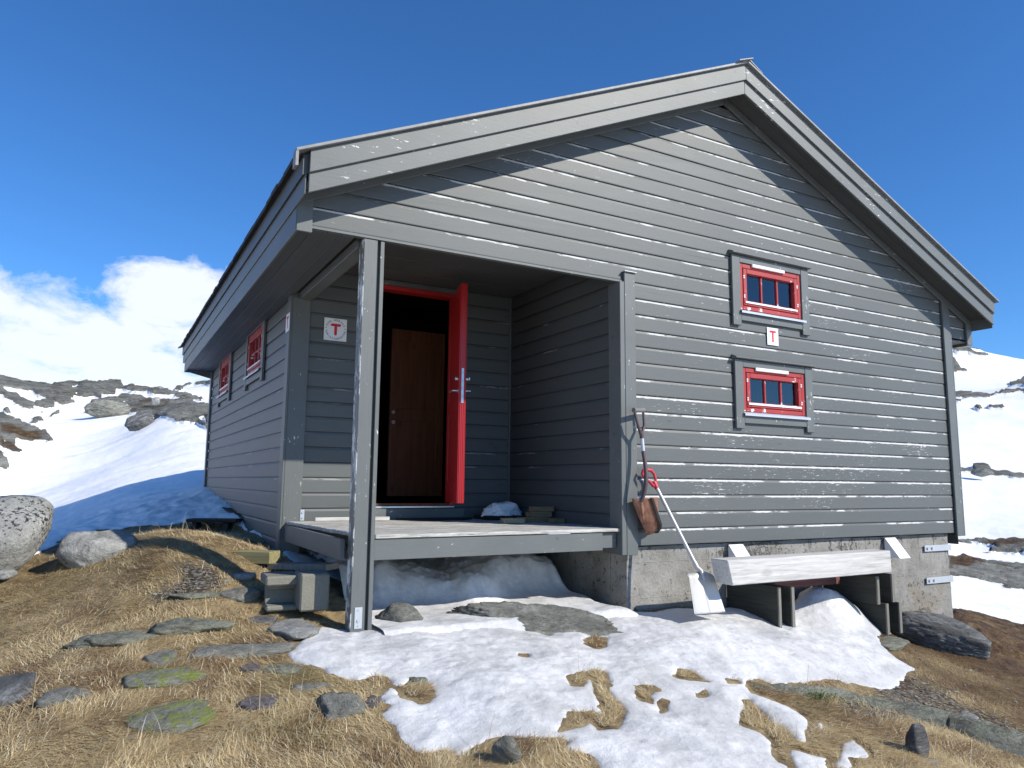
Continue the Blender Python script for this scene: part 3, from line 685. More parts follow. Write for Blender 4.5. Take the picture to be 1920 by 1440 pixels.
# deck, boards along x
b_ = MB(); rr = random.Random(5); y = 0.0
while y < D-0.02:
    w = 0.118
    dz = rr.uniform(-0.002, 0.002); pass
    xe = lambda yy: 0.012+0.143*max(0, 1-yy/D) if y > 0.1 else 0.226
    ya, yb = (y-0.012 if y == 0 else y), min(y+w, D-0.022)
    b_.hexa([(xe(ya), ya, -0.030+dz), (XR-0.025, ya, -0.030+dz), (XR-0.025, yb, -0.030+dz), (xe(yb), yb, -0.030+dz), (xe(ya), ya, dz), (XR-0.025, ya, dz), (XR-0.025, yb, dz), (xe(yb), yb, dz)], 0.004); y += w+0.006
b_.build('porch_deck', M['deck'], cabin)
b_ = MB(); b_.box((0.2225, 0.0, -0.186), (XR-0.20, 0.03, -0.036), 0.003); b_.box((0.2225, 0.0315, -0.17), (XR-0.03, 0.07, -0.04), 0.003); b_.build('deck_beam', M['trim_x'], cabin, each=True)
b_ = MB(); b_.box((0.0, 0.11, -0.186), (0.035, D-0.05, -0.034), 0.003); b_.box((1.2, 0.08, -0.17), (1.24, D-0.05, -0.034), 0.003); b_.build('deck_beam', M['trim_y'], cabin, each=True)
b_ = MB(); b_.box((0.145, D-0.052, 0.004), (0.185, D-0.047, 0.11), 0.001); b_.build('wall_bracket', M['galv'], cabin)
b_ = MB(); b_.tube([(0.165, D-0.055, 0.03), (0.165, D-0.06, 0.03)], 0.007, 8); b_.tube([(0.165, D-0.055, 0.08), (0.165, D-0.06, 0.08)], 0.009, 8); b_.build('bolt', M['steel'], bpy.data.objects['wall_bracket'], each=True)

# doorway: frame, threshold, interior, doors
x0, x1, z0, z1 = DOOR
b_ = MB(); b_.box((x0-0.05, D-0.045, z1), (x1+0.05, D+0.10, z1+0.045), 0.003); b_.box((x0-0.05, D-0.045, z0-0.03), (x0, D+0.10, z1-0.001), 0.003); b_.box((x1, D-0.045, z0-0.03), (x1+0.05, D+0.10, z1-0.001), 0.003)
b_.build('door_frame', M['door_red'], cabin)
b_ = MB(); b_.box((x0-0.12, D-0.040, z1+0.047), (x1+0.12, D-0.019, 2.533), 0.003); b_.build('door_head_trim', M['trim_x'], cabin)
b_ = MB(); b_.box((x0-0.05, D-0.05, z0-0.055), (x1+0.05, D+0.12, z0-0.031), 0.004); b_.build('threshold', M['steel'], cabin)
b_ = MB(); b_.box((x0-0.05, D-0.015, z0-0.029), (x1+0.04, D+0.10, z0-0.005), 0.004); b_.build('door_sill', M['pine'], cabin)
b_ = MB(); b_.box((x0-0.06, D-0.10, 0.006), (x1+0.14, D-0.022, z0-0.058), 0.003); b_.build('step_board', M['trim_x'], cabin)
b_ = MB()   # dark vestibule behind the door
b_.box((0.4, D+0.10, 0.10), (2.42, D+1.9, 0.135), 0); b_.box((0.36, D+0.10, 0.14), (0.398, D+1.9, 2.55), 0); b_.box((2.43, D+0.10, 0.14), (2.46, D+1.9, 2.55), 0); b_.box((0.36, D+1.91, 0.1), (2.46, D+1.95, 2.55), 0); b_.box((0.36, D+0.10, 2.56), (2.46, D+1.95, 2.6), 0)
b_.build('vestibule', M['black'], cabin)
# inner pine door with frame-and-panel face
b_ = MB(); ya = 2.90
b_.box((1.33, ya, 0.22), (2.02, ya+0.03, 2.20), 0.003)
for a, c in (((1.33, ya-0.014, 0.22), (1.43, ya-0.0005, 2.20)), ((1.92, ya-0.014, 0.22), (2.02, ya-0.0005, 2.20)), ((1.431, ya-0.013, 0.22), (1.919, ya-0.0005, 0.42)), ((1.431, ya-0.013, 1.10), (1.919, ya-0.0005, 1.25)), ((1.431, ya-0.013, 2.06), (1.919, ya-0.0005, 2.20))): b_.box(a, c, 0.004)
idoor = b_.build('inner_door', M['pine'], cabin); tag(idoor, 'knotty pine inner door with panels')
b_ = MB(); b_.tube([(1.375, ya-0.015, 1.08), (1.375, ya-0.03, 1.08)], 0.022, 12); b_.tube([(1.375, ya-0.015, 1.20), (1.375, ya-0.02, 1.20)], 0.02, 12); b_.build('lock_cylinder', M['steel'], idoor, each=True)
# red outer door, hinged right, standing open towards the viewer
hx, hy = 1.745, D-0.05
ang = math.atan2(1.265-hy, 1.535-hx); ln_ = math.hypot(1.265-hy, 1.535-hx)
MD = Matrix.Translation((hx, hy, 0)) @ Matrix.Rotation(ang, 4, 'Z')      # leaf runs along local +x; local y- is its left (visible) face?
b_ = MB(); T = 0.052
b_.box((0, -T, 0.185), (ln_, 0, 2.395), 0.003, MD)
for s_, yy in ((1, 0.0005), (-1, -T-0.0005)):
    y2 = yy+s_*0.009
    for a, c in (((0.0, 0.186), (0.10, 2.394)), ((ln_-0.11, 0.186), (ln_, 2.394)), ((0.101, 0.186), (ln_-0.111, 0.40)), ((0.101, 1.10), (ln_-0.111, 1.24)), ((0.101, 2.26), (ln_-0.111, 2.394))):
        b_.box((a[0], yy, a[1]), (c[0], y2, c[1]), 0.003, MD)
for q in range(3): b_.box((ln_+0.0003, -T+0.004+q*0.018, 0.187), (ln_+0.005, -T+0.010+q*0.018, 2.393), 0.0, MD)
door = b_.build('door', M['door_red'], cabin); tag(door, 'red outer door standing open')
b_ = MB(); b_.box((ln_+0.0055, -T*0.5-0.012, 1.17), (ln_+0.009, -T*0.5+0.012, 1.52), 0.001, MD); b_.build('lock_plate', M['steel'], door)
b_ = MB()
for z in (1.22, 1.30, 1.38, 1.46): b_.box((ln_+0.0092, -T*0.5-0.006, z), (ln_+0.012, -T*0.5+0.006, z+0.03), 0.0, MD)
b_.build('latch', M['galv'], door, each=True)
b_ = MB()
for s_, yy in ((1, 0.010), (-1, -T-0.010)):
    p0 = MD @ Vector((ln_-0.06, yy, 1.30)); p1 = MD @ Vector((ln_-0.06, yy+s_*0.055, 1.30)); p2 = MD @ Vector((ln_-0.19, yy+s_*0.06, 1.30))
    b_.tube([p0, p0.lerp(p1, 0.12)], 0.026, 14); b_.tube([p0, p1, p1.lerp(p2, 0.1), p2], 0.0095, 10)
b_.build('handle', M['steel'], door, True)
b_ = MB()
for s_, yy in ((1, 0.010), (-1, -T-0.010)):
    p0 = MD @ Vector((ln_-0.06, yy, 1.42)); p1 = MD @ Vector((ln_-0.06, yy+s_*0.03, 1.42)); b_.tube([p0, p1], 0.019, 14)
    b_.box((ln_-0.08, min(yy+s_*0.031, yy+s_*0.034), 1.405), (ln_-0.03, max(yy+s_*0.031, yy+s_*0.045), 1.435), 0.002, MD)
b_.build('lock_cylinder', M['steel'], door, each=True)

# windows -----------------------------------------------------------
def place(o, Mx): o.matrix_local = Mx
def make_window(w, h, side=False, peeled=True, curtain_frac=0.78):
    """local: x along wall, y into the wall (0 = wall face, negative = out), z up; opening 0..w, 0..h. returns list (window part with sub-parts)"""
    base = MB()                                       # casing boards
    cw = 0.115
    base.box((-cw, -0.046, -0.17), (-0.002, -0.019, h+0.075), 0.003)
    base.box((w+0.002, -0.046, -0.17), (w+cw, -0.019, h+0.075), 0.003)
    base.box((0.0, -0.043, h+0.004), (w, -0.019, h+0.075), 0.003)
    base.box((0.0, -0.043, -0.115), (w, -0.019, -0.03), 0.003)
    win = base.build('window', M['trim_z'], cabin)
    c = MB(); c.hexa([(-cw-0.02, -0.085, h+0.082), (w+cw+0.02, -0.085, h+0.082), (w+cw+0.02, -0.019, h+0.078), (-cw-0.02, -0.019, h+0.078), (-cw-0.02, -0.085, h+0.096), (w+cw+0.02, -0.085, h+0.096), (w+cw+0.02, -0.019, h+0.125), (-cw-0.02, -0.019, h+0.125)], 0.003)
    c.build('head_board', M['trim_x'], win)
    c = MB(); c.hexa([(-0.02, -0.072, -0.026), (w+0.03, -0.072, -0.026), (w+0.03, -0.018, -0.004), (-0.02, -0.018, -0.004), (-0.02, -0.072, -0.020), (w+0.03, -0.072, -0.020), (w+0.03, -0.018, 0.001), (-0.02, -0.018, 0.001)], 0.0)
    c.box((-0.02, -0.0722, -0.042), (w+0.03, -0.0705, -0.0265), 0)
    c.build('sill', M['sill'], win)
    f = MB(); t = 0.045; d0, d1 = -0.030, 0.05        # outer frame
    f.box((0.002, d0, 0.003), (t, d1, h-0.002), 0.003); f.box((w-t, d0, 0.003), (w-0.002, d1, h-0.002), 0.003); f.box((t+0.0005, d0, h-t), (w-t-0.0005, d1, h-0.002), 0.003); f.box((t+0.0005, d0, 0.003), (w-t-0.0005, d1, t), 0.003)
    f.build('frame', M['red'], win)
    s = MB(); e0, e1 = -0.036, 0.02; a = t+0.006; sw = 0.05
    s.box((a, e0, a), (a+sw, e1, h-a), 0.004); s.box((w-a-sw, e0, a), (w-a, e1, h-a), 0.004); s.box((a+sw+.0005, e0, h-a-sw), (w-a-sw-.0005, e1, h-a), 0.004); s.box((a+sw+.0005, e0, a), (w-a-sw-.0005, e1, a+sw), 0.004)
    sash = s.build('sash', M['red'], win)
    g0, g1 = a+sw, w-a-sw; zz0, zz1 = a+sw, h-a-sw
    m_ = MB()
    for q in (1, 2):
        xc = g0+(g1-g0)*q/3; m_.box((xc-0.011, -0.012, zz0+.0005), (xc+0.011, 0.016, zz1-.0005), 0.003)
    if side:
        zc = (zz0+zz1)*0.5; xs = [g0, g0+(g1-g0)/3, g0+(g1-g0)*2/3, g1]
        for q in range(3): m_.box((xs[q]+0.0115, -0.011, zc-0.010), (xs[q+1]-0.0115, 0.015, zc+0.010), 0.003)
    m_.build('glazing_bar', M['red'], win, each=True)
    p = MB(); p.box((g0-0.004, 0.004, zz0-0.004), (g1+0.004, 0.008, zz1+0.004), 0); p.build('pane', M['glass'], win)
    lb = MB(); lb.hexa([(g0-0.035, e0-0.010, zz0-0.028), (g1+0.03, e0-0.010, zz0-0.028), (g1+0.03, e0-0.001, zz0-0.024), (g0-0.035, e0-0.001, zz0-0.024), (g0-0.035, e0-0.010, zz0-0.010), (g1+0.03, e0-0.010, zz0-0.010), (g1+0.03, e0-0.001, zz0-0.006), (g0-0.035, e0-0.001, zz0-0.006)], 0)
    lb.build('drip_rail', M['white_metal'], win)
    if not side:
        tb = MB(); tb.box((w*0.19, -0.052, h-0.026), (w*0.72, -0.0315, h+0.010), 0.004); tb.build('white_cover_strip', M['white_paint'], win)
    hg = MB()
    for xx in (a+0.008, w-a-0.008):
        for z in (h*0.30, h*0.72):
            for q in range(2): hg.box((xx-0.010, e0-0.0045, z-0.02+q*0.02), (xx+0.010, e0-0.0005, z-0.006+q*0.02), 0.001)
    hg.build('hinge', M['white_paint'], win, each=True)
    cu = MB(); n = 60; xs = [g0-0.03+(g1-g0+0.06)*curtain_frac*i/n for i in range(n+1)]
    cu.quad_strip([(x, 0.085+0.035*math.sin(x*58)+0.012*math.sin(x*31), zz0-0.03) for x in xs], [(x, 0.085+0.035*math.sin(x*58+0.3)+0.012*math.sin(x*31), zz1+0.03) for x in xs])
    cu.build('curtain', M['curtain'], win, True)
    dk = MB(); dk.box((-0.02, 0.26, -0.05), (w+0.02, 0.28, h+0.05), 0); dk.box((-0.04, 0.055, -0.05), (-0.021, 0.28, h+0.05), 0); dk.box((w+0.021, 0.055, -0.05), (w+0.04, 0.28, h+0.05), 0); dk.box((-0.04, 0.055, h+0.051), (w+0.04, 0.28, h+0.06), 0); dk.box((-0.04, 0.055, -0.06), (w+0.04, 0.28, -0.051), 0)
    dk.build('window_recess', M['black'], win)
    return win
for (a, b2, c, d) in WINF:
    wdw = make_window(b2-a-0.02, d-c-0.02); wdw.location = (a+0.01, 0, c+0.01)
tag(wdw, 'small red window, the lower of the two')
for (a, b2, c, d) in WINS:
    wdw = make_window(b2-a, d-c, side=True, curtain_frac=0.0001+0.9); wdw.matrix_local = Matrix.Translation((0, b2, c)) @ Matrix.Rotation(-math.pi/2, 4, 'Z')

# foundation fittings
for xa in (3.80, 6.20):
    b_ = MB(); yb_ = 0.035
    b_.hexa([(xa+0.03, yb_-0.17, -0.40), (xa+0.22, yb_-0.17, -0.40), (xa+0.215, yb_-0.165, -0.40), (xa+0.035, yb_-0.165, -0.40), (xa, yb_-0.02, -0.185), (xa+0.19, yb_-0.02, -0.185), (xa+0.19, yb_-0.012, -0.185), (xa, yb_-0.012, -0.185)], 0)
    b_.prism([(xa, yb_-0.013, -0.19), (xa+0.03, yb_-0.165, -0.40), (xa+0.004, yb_-0.01, -0.40)], (0.003, 0, 0))
    b_.build('vent_hood', M['white_metal'], cabin)
for zc in (-0.33, -0.70):
    b_ = MB(); b_.box((6.95, 0.026, zc-0.036), (7.48, 0.034, zc+0.036), 0.001); st = b_.build('foundation_strap', M['galv'], cabin)
    b_ = MB()
    for xx in (7.0, 7.09): b_.tube([(xx, 0.026, zc), (xx, 0.012, zc)], 0.016, 6)
    b_.build('bolt', M['steel'], st, each=True)

# ================================================================== SIGNS
def t_shape(cx, cz, w, h, th):      # rounded T in xz
    pts = []
    def arc(x, z, r, a0, a1, n=8):
        for i in range(n+1):
            a = a0+(a1-a0)*i/n; pts.append((x+r*math.cos(a), z+r*math.sin(a)))
    r = th/2; top = cz+h/2-r
    arc(cx-w/2+r, top, r, math.pi/2, 3*math.pi/2); 
    pts.append((cx-r, top-r)); arc(cx, cz-h/2+r, r, math.pi, 2*math.pi); pts.append((cx+r, top-r))
    arc(cx+w/2-r, top, r, -math.pi/2, math.pi/2)
    return pts
def sign_t(w, h, loc, rot, label, tw, thh, tth, tx=0, tz=0):
    r = empty('trail_sign', loc, label, 'sign'); r.rotation_euler = rot
    b = MB(); b.box((-w/2, -0.003, -h/2), (w/2, 0, h/2), 0.0005); b.build('sign_plate', M['sign_white'], r)
    b = MB(); b.prism([(x, -0.0052, z) for x, z in t_shape(tx, tz, tw, thh, tth)], (0, 0.0018, 0)); b.build('letter', M['sign_red'], r)
    b = MB()
    for sx in (-1, 1):
        for sz in (-1, 1): b.tube([(sx*(w/2-0.012), -0.003, sz*(h/2-0.012)), (sx*(w/2-0.012), -0.005, sz*(h/2-0.012))], 0.004, 8)
    b.build('screw', M['steel'], r, each=True)
    return r
sign_t(0.165, 0.185, (4.475, -0.0215, 1.935), (0, 0, 0), 'small white sign with a red T between the two front windows', 0.095, 0.125, 0.022)
sign_t(0.165, 0.185, (-0.048, 2.005+0.09, 1.96), (0, 0, -math.pi/2), 'small white T sign seen edge-on at the corner board of the shaded side', 0.095, 0.125, 0.022)
rs = sign_t(0.235, 0.232, (0.42, D-0.0225, 1.93), (0, 0, 0), 'square white sign with a red T in a ring of letters on the porch wall', 0.106, 0.122, 0.028, 0.002, 0.0)
def ring_text(parent, text, r, a_start, a_end, inward, size):
    n = len(text)
    for i, ch in enumerate(text):
        if ch == ' ': continue
        a = a_start+(a_end-a_start)*(i/(n-1))
        cu = bpy.data.curves.new('lettering', 'FONT'); cu.body = ch; cu.size = size; cu.align_x = 'CENTER'; cu.align_y = 'CENTER'; cu.extrude = 0.0004; cu.offset = 0.0003
        ob = bpy.data.objects.new('lettering', cu); COL.objects.link(ob)
        dg = bpy.context.evaluated_depsgraph_get(); me = bpy.data.meshes.new_from_object(ob.evaluated_get(dg)); COL.objects.unlink(ob); bpy.data.objects.remove(ob)
        rotz = (a-math.pi/2) if not inward else (a+math.pi/2)
        Mx = Matrix.Translation((r*math.cos(a), -0.0042, r*math.sin(a))) @ Matrix.Rotation(-rotz, 4, 'Y') @ Matrix.Rotation(math.pi/2, 4, 'X')
        me.transform(Mx); yield me
letters = bmesh.new()
for args in (('DEN NORSKE', 0.098, rad(153), rad(27), False, 0.027), ('TURISTFORENING', 0.098, rad(190), rad(350), True, 0.027)):
    for me in ring_text(rs, *args): letters.from_mesh(me); bpy.data.meshes.remove(me)
for sx in (-1, 1):
    a = rad(172) if sx < 0 else rad(8)
    vs = [letters.verts.new((0.098*math.cos(a)+0.0055*math.cos(k*math.pi/4), -0.0045, 0.098*math.sin(a)+0.0055*math.sin(k*math.pi/4))) for k in range(8)]; letters.faces.new(vs)
me = bpy.data.meshes.new('lettering'); letters.to_mesh(me); letters.free(); me.materials.append(M['sign_ink']); lo_ = bpy.data.objects.new('lettering', me); link(lo_, rs)

# ================================================================== TERRAIN
def wp(x, y, z): return np.array([x, y, z], float)
ctrl = [wp(0.05,0,-.69), wp(2.6,-.1,-.75), wp(4.2,-.3,-.86), wp(5.5,-.3,-1.03), wp(7.5,-.1,-1.22), wp(8.5,0.3,-1.36), wp(-.5,.5,-.58),
        wp(0,8.08,.22), wp(0,6.02,.03), wp(0,4.58,-.10), wp(0,3.45,-.2), wp(0,2.2,-.30), wp(1.2,1.8,-.62), wp(2.4,2.0,-.62), wp(4,4,-.5), wp(4,8.2,.1), wp(7.6,8,-1.0), wp(7.6,4,-1.15)]
for a in range(0, 360, 40):
    ctrl.append(wp(CAM[0]+math.cos(rad(a)), CAM[1]+math.sin(rad(a)), -1.12))
for a, z3, z8, z40, z200 in ((180,-1.0,-.8,-1,4), (215,-1.2,-1.3,-2,4), (250,-1.35,-1.8,-4,-4), (290,-1.45,-2.0,-5,-6), (325,-1.5,-2.3,-5,0)):
    for r_, z_ in ((3, z3), (8, z8), (40, z40), (200, z200), (900, z200*3)):
        ctrl.append(wp(CAM[0]+r_*math.cos(rad(a)), CAM[1]+r_*math.sin(rad(a)), z_))
for px, py, dp in ((0,1440,3.4),(60,1300,4.0),(250,1150,5.2),(40,1078,6.3),(180,1058,6.2),(250,1008,6.8),(330,1009,6.45),(430,1010,6.7),(500,1036,7.2),(400,1112,5.5),(560,1200,5.0),
                   (650,1440,3.45),(960,1440,3.45),(1400,1440,3.7),(1920,1440,4.3),(900,1250,4.7),(1400,1250,5.2),(1700,1290,5.7),(1920,1300,6.2),(1300,1150,6.6),(1680,1195,7.6),(1900,1200,9.0),(1920,1180,10.0),
                   (-250,1075,6.0),(-250,1440,3.6),(-600,1500,4),(-300,1000,12),
                   (300,994,8.6),(150,1000,9.2),(430,1000,8.7),(60,1015,9.0),(300,950,11.0),(150,972,12.0),(0,1005,12.0),(300,914,14.5),(240,913,15.5),(200,921,16),(150,937,16),(90,960,15.8),(0,985,15.5),(380,912,14.5),
                   (340,880,18),(200,888,20),(60,915,21),(0,930,20),(340,835,22),(230,860,23),(60,870,26),(340,800,25),(290,790,28),(240,830,28),(150,830,32),(180,785,42),(60,800,40),(0,790,34),(0,850,24),(-100,770,36),(390,795,26),
                   (330,775,33),(260,765,40),(380,765,36),(215,740,55),(150,745,60),(60,735,58),(0,715,55),(98,728,66),(160,726,70),(212,718,68),(260,735,75),(350,748,80),(300,742,84),
                   (390,723,150),(340,738,150),(370,724,170),
                   (1795,655,230),(1850,664,230),(1920,682,230),(1900,700,200),(1830,745,150),(1920,725,140),(1800,742,130),(1860,745,110),(1800,800,85),(1920,795,85),(1800,860,66),(1920,865,66),(1790,888,56),(1920,896,54),
                   (1800,930,46),(1920,935,46),(1800,1000,36),(1920,1008,34),(1800,1025,30),(1920,1032,29),(1790,1055,25),(1920,1075,24),(1800,1083,21),(1920,1105,20),(1800,1110,17),(1920,1140,15.5),(1800,1143,12.5),(1920,1172,11.5),
                   (2100,1210,10),(2100,1100,20),(2100,900,60),(2100,690,230),(2400,900,60),(2400,1150,15),(2400,700,230)):
    ctrl.append(P(px, py, dp))
for px, py, dp in ((600,760,60),(900,760,80),(1200,760,100),(1500,740,140),(600,880,20),(900,890,24),(1200,900,28),(1500,920,30)):   # behind the cabin
    ctrl.append(P(px, py, dp))
for az in np.linspace(-0.6, 1.4, 8):                        # far side of the ridges falls away
    for r_ in (420, 1500): ctrl.append(wp(CAM[0]+r_*math.sin(az), CAM[1]+r_*math.cos(az), 8 if r_ < 1000 else -20))
ctrl = np.array(ctrl)
def polar(X, Y):
    dx, dy = X-CAM[0], Y-CAM[1]; return np.arctan2(dx, dy), np.log(np.hypot(dx, dy)+0.25)
ca, cl = polar(ctrl[:, 0], ctrl[:, 1]); cr_ = np.exp(cl)
cv = (ctrl[:, 2]+0.8)/(cr_+6.0)
CA = np.concatenate([ca, ca+2*math.pi, ca-2*math.pi]); CLg = np.concatenate([cl, cl, cl]); CVv = np.concatenate([cv, cv, cv])
k_ = (CA > -4.6) & (CA < 4.6+0.5); CA, CLg, CVv = CA[k_], CLg[k_], CVv[k_]
AW = 1.25
def _phi(d2): return 0.5*d2*np.log(d2+1e-9)
nC = len(CA); K = _phi(((CA[:, None]-CA[None])*AW)**2+(CLg[:, None]-CLg[None])**2)+np.eye(nC)*2e-4
Pm = np.stack([np.ones(nC), CA, CLg], 1); A_ = np.zeros((nC+3, nC+3)); A_[:nC, :nC] = K; A_[:nC, nC:] = Pm; A_[nC:, :nC] = Pm.T
TW = np.linalg.solve(A_, np.concatenate([CVv, np.zeros(3)]))
def H0(X, Y):
    X = np.asarray(X, float); Y = np.asarray(Y, float); sh = X.shape; X = X.ravel(); Y = Y.ravel(); out = np.empty(len(X))
    for s in range(0, len(X), 40000):
        a, l = polar(X[s:s+40000], Y[s:s+40000])
        k = _phi(((a[:, None]-CA[None])*AW)**2+(l[:, None]-CLg[None])**2)@TW[:nC]+TW[nC]+TW[nC+1]*a+TW[nC+2]*l
        out[s:s+40000] = k*(np.exp(l)+6.0)-0.8
    out += 0.030*fbm(X*0.9, Y*0.9, o=3)+0.012*fbm(X*5, Y*5, o=3)
    return out.reshape(sh)
def hit(px, py, dmax=300.0, d0=2.4):            # first meeting of a sight line with the ground
    d = ray(px, py)/F_PX; n = 260
    ds = d0*(dmax/d0)**(np.arange(n)/(n-1)); pts = CAM+ds[:, None]*d
    g = pts[:, 2]-H0(pts[:, 0], pts[:, 1]); i = np.argmax(g < 0)
    if g[i] >= 0: return CAM+d*dmax, dmax
    a, b = (ds[i-1] if i else d0*.9), ds[i]
    for _ in range(14):
        m = (a+b)/2; p = CAM+d*m
        if p[2]-H0(p[0:1], p[1:2])[0] < 0: b = m
        else: a = m
    p = CAM+d*b; return p, b
def hits(pts):
    d = np.array([ray(x, y)/F_PX for x, y in pts]); n = 60
    out = np.zeros((len(pts), 2)); ds = 2.4*(14/2.4)**(np.arange(n)/(n-1))
    X = CAM[None, None]+ds[None, :, None]*d[:, None]
    g = X[..., 2]-H0(X[..., 0], X[..., 1])
    for q in range(len(pts)):
        i = int(np.argmax(g[q] < 0)); i = max(i, 1) if g[q].min() < 0 else n-1
        t = g[q, i-1]/(g[q, i-1]-g[q, i]+1e-12); s = ds[i-1]+(ds[i]-ds[i-1])*min(max(t, 0), 1); out[q] = (CAM+s*d[q])[:2]
    return out

def c5(l): return [(x/4.8, 680+y/4.8) for x, y in l]
def c8(l): return [(1740+x/2.571, 620+y/2.571) for x, y in l]
ROCK = [c5(l) for l in (
 [(-400,60),(0,140),(60,175),(200,180),(370,228),(460,235),(500,210),(620,198),(760,198),(860,215),(1020,176),(1090,208),(1130,235),(1240,248),(1400,262),(1480,278),(1600,300),(1830,345),(1800,360),(1680,345),(1600,325),(1500,310),(1400,300),(1300,285),(1200,285),(1100,265),(1060,250),(1030,290),(960,300),(910,320),(915,355),(840,325),(740,335),(660,330),(620,350),(700,370),(640,375),(560,395),(520,390),(440,360),(380,335),(330,310),(270,275),(200,265),(120,250),(0,235),(-400,200)],
 [(-300,200),(0,240),(100,280),(160,320),(220,370),(300,385),(330,380),(400,380),(440,365),(490,400),(480,430),(420,430),(300,415),(310,440),(230,435),(160,400),(130,380),(50,345),(20,310),(0,300),(-300,280)],
 [(430,520),(500,460),(540,440),(520,480),(460,510)], [(270,575),(300,530),(360,530),(380,545),(300,570)], [(25,450),(60,445),(100,475),(60,485)], [(270,465),(420,475),(300,478)],
 [(760,475),(870,452),(930,440),(860,462)],
 [(810,375),(870,365),(950,350),(1050,345),(1060,320),(1130,310),(1200,320),(1300,330),(1370,350),(1440,370),(1560,380),(1600,355),(1700,350),(1780,400),(2200,440),(2200,660),(1880,640),(1830,600),(1770,550),(1660,550),(1560,530),(1480,505),(1430,500),(1410,480),(1320,530),(1230,580),(1150,575),(1200,500),(1260,460),(1130,455),(1170,420),(1150,405),(1050,420),(900,450),(820,460)],
 [(-500,480),(0,510),(100,530),(200,570),(270,590),(370,640),(470,690),(490,735),(430,735),(410,715),(280,720),(150,715),(130,750),(60,740),(0,700),(-500,680)], [(-500,700),(0,705),(90,750),(110,780),(200,820),(150,835),(50,800),(0,790),(-500,780)], [(-500,830),(0,840),(40,870),(80,930),(60,960),(0,970),(-500,980)],
 [(1570,260),(1640,240),(1740,203),(1890,197),(2200,190),(2200,212),(1890,215),(1740,215),(1640,245),(1620,275)])]
ROCK += [c8(l) for l in (
 [(0,80),(100,88),(180,93),(290,123),(280,137),(190,112),(100,98),(0,95)], [(0,140),(100,143),(130,148),(160,190),(215,205),(100,207),(0,207)], [(400,264),(463,248),(700,240),(700,270),(463,272),(400,277)],
 [(0,310),(110,315),(300,322),(430,293),(463,298),(800,300),(800,312),(463,305),(330,320),(230,337),(120,332),(0,330)], [(125,348),(165,350),(150,360)], [(226,380),(285,388),(240,393)], [(290,368),(375,375),(370,387),(300,382)],
 [(0,672),(140,677),(215,687),(220,663),(290,668),(320,695),(463,708),(900,720),(900,735),(463,724),(330,712),(240,702),(140,690),(0,686)],
 [(0,1018),(105,1022),(300,1030),(463,1027),(900,1030),(900,1090),(463,1082),(290,1077),(345,1057),(300,1042),(105,1032),(0,1030)], [(0,1090),(105,1098),(200,1106),(463,1148),(900,1200),(900,1330),(463,1262),(380,1252),(250,1217),(110,1197),(0,1190)])]
HEATH = [c5(l) for l in ([(0,600),(60,590),(200,620),(330,655),(400,700),(380,715),(280,720),(150,715),(90,690),(0,650)], [(0,705),(90,750),(110,780),(200,820),(150,835),(50,800),(0,790)], [(1230,375),(1330,355),(1440,385),(1520,395),(1420,405),(1250,405)])] + [c8(l) for l in ([(290,1040),(340,1028),(900,1026),(900,1060),(463,1052),(330,1056)], [(105,1098),(200,1108),(270,1135),(200,1165),(108,1160)])]
SNOWIN = [c5(l) for l in ([(20,240),(100,250),(180,275),(270,275),(300,320),(400,365),(430,375),(380,378),(300,360),(220,330),(120,295),(60,265)], [(605,275),(660,225),(700,215),(710,232),(660,255),(620,278)], [(1075,382),(1130,375),(1180,393),(1120,402)], [(1780,510),(1830,503),(1865,560),(1860,592),(1810,560)], [(445,298),(480,300),(505,318),(470,312)], [(1350,455),(1410,435),(1420,448),(1370,460)])]

# the mesh: rings and spokes round the viewpoint, finest where the photo looks
azs = np.concatenate([np.linspace(-math.pi, -0.30, 54)[:-1], np.linspace(-0.30, 1.28, 880), np.linspace(1.28, math.pi, 42)[1:-1]])
rs_ = np.concatenate([np.geomspace(0.25, 2.4, 16)[:-1], np.geomspace(2.4, 12, 300)[:-1], np.geomspace(12, 100, 300)[:-1], np.geomspace(100, 380, 110)[:-1], np.geomspace(380, 2500, 14)])
nA, nR = len(azs), len(rs_)
RR, AA = np.meshgrid(rs_, azs, indexing='ij'); TX = CAM[0]+RR*np.sin(AA); TY = CAM[1]+RR*np.cos(AA)
TZ = H0(TX, TY)
PX, PYp, dep = project(np.stack([TX, TY, TZ], -1)); 
far_ = (RR > 9.5) & (dep > 3) & (PX > -260) & (PX < 2300)
lr = np.log(RR)
e_n = fbm(AA*60, lr*36, o=5)*5.0*np.clip(RR/20, .4, 1)
rockm = np.zeros_like(TX); heathm = np.zeros_like(TX)
idx = np.where(far_); qx, qy = PX[idx], PYp[idx]
sd = sdf_many(qx, qy, ROCK); sin_ = sdf_many(qx, qy, SNOWIN); sh_ = sdf_many(qx, qy, HEATH)
sd = np.minimum(sd, -sin_)
patch = fbm(AA[idx]*40+3, lr[idx]*30, o=4)*16                  # extra small gaps and outcrops
sdn = sd+e_n[idx]
sdn = np.where(sd > 3.5, np.minimum(sdn, 7-patch*1.0), sdn)
rockm[idx] = 1/(1+np.exp(-sdn*4.5)); heathm[idx] = 1/(1+np.exp(-(sh_+e_n[idx])*0.9)); heathm[idx] = np.maximum(heathm[idx], 0.8*np.clip(fbm(AA[idx]*30+7, lr[idx]*40, o=3)*4-0.9, 0, 1))
# beyond the picture: scattered outcrops by noise
oth = (RR > 9.5) & ~far_
rockm = np.where(oth, 1/(1+np.exp(-(fbm(TX*0.05, TY*0.05, o=5)*9-2.2)*2)), rockm)
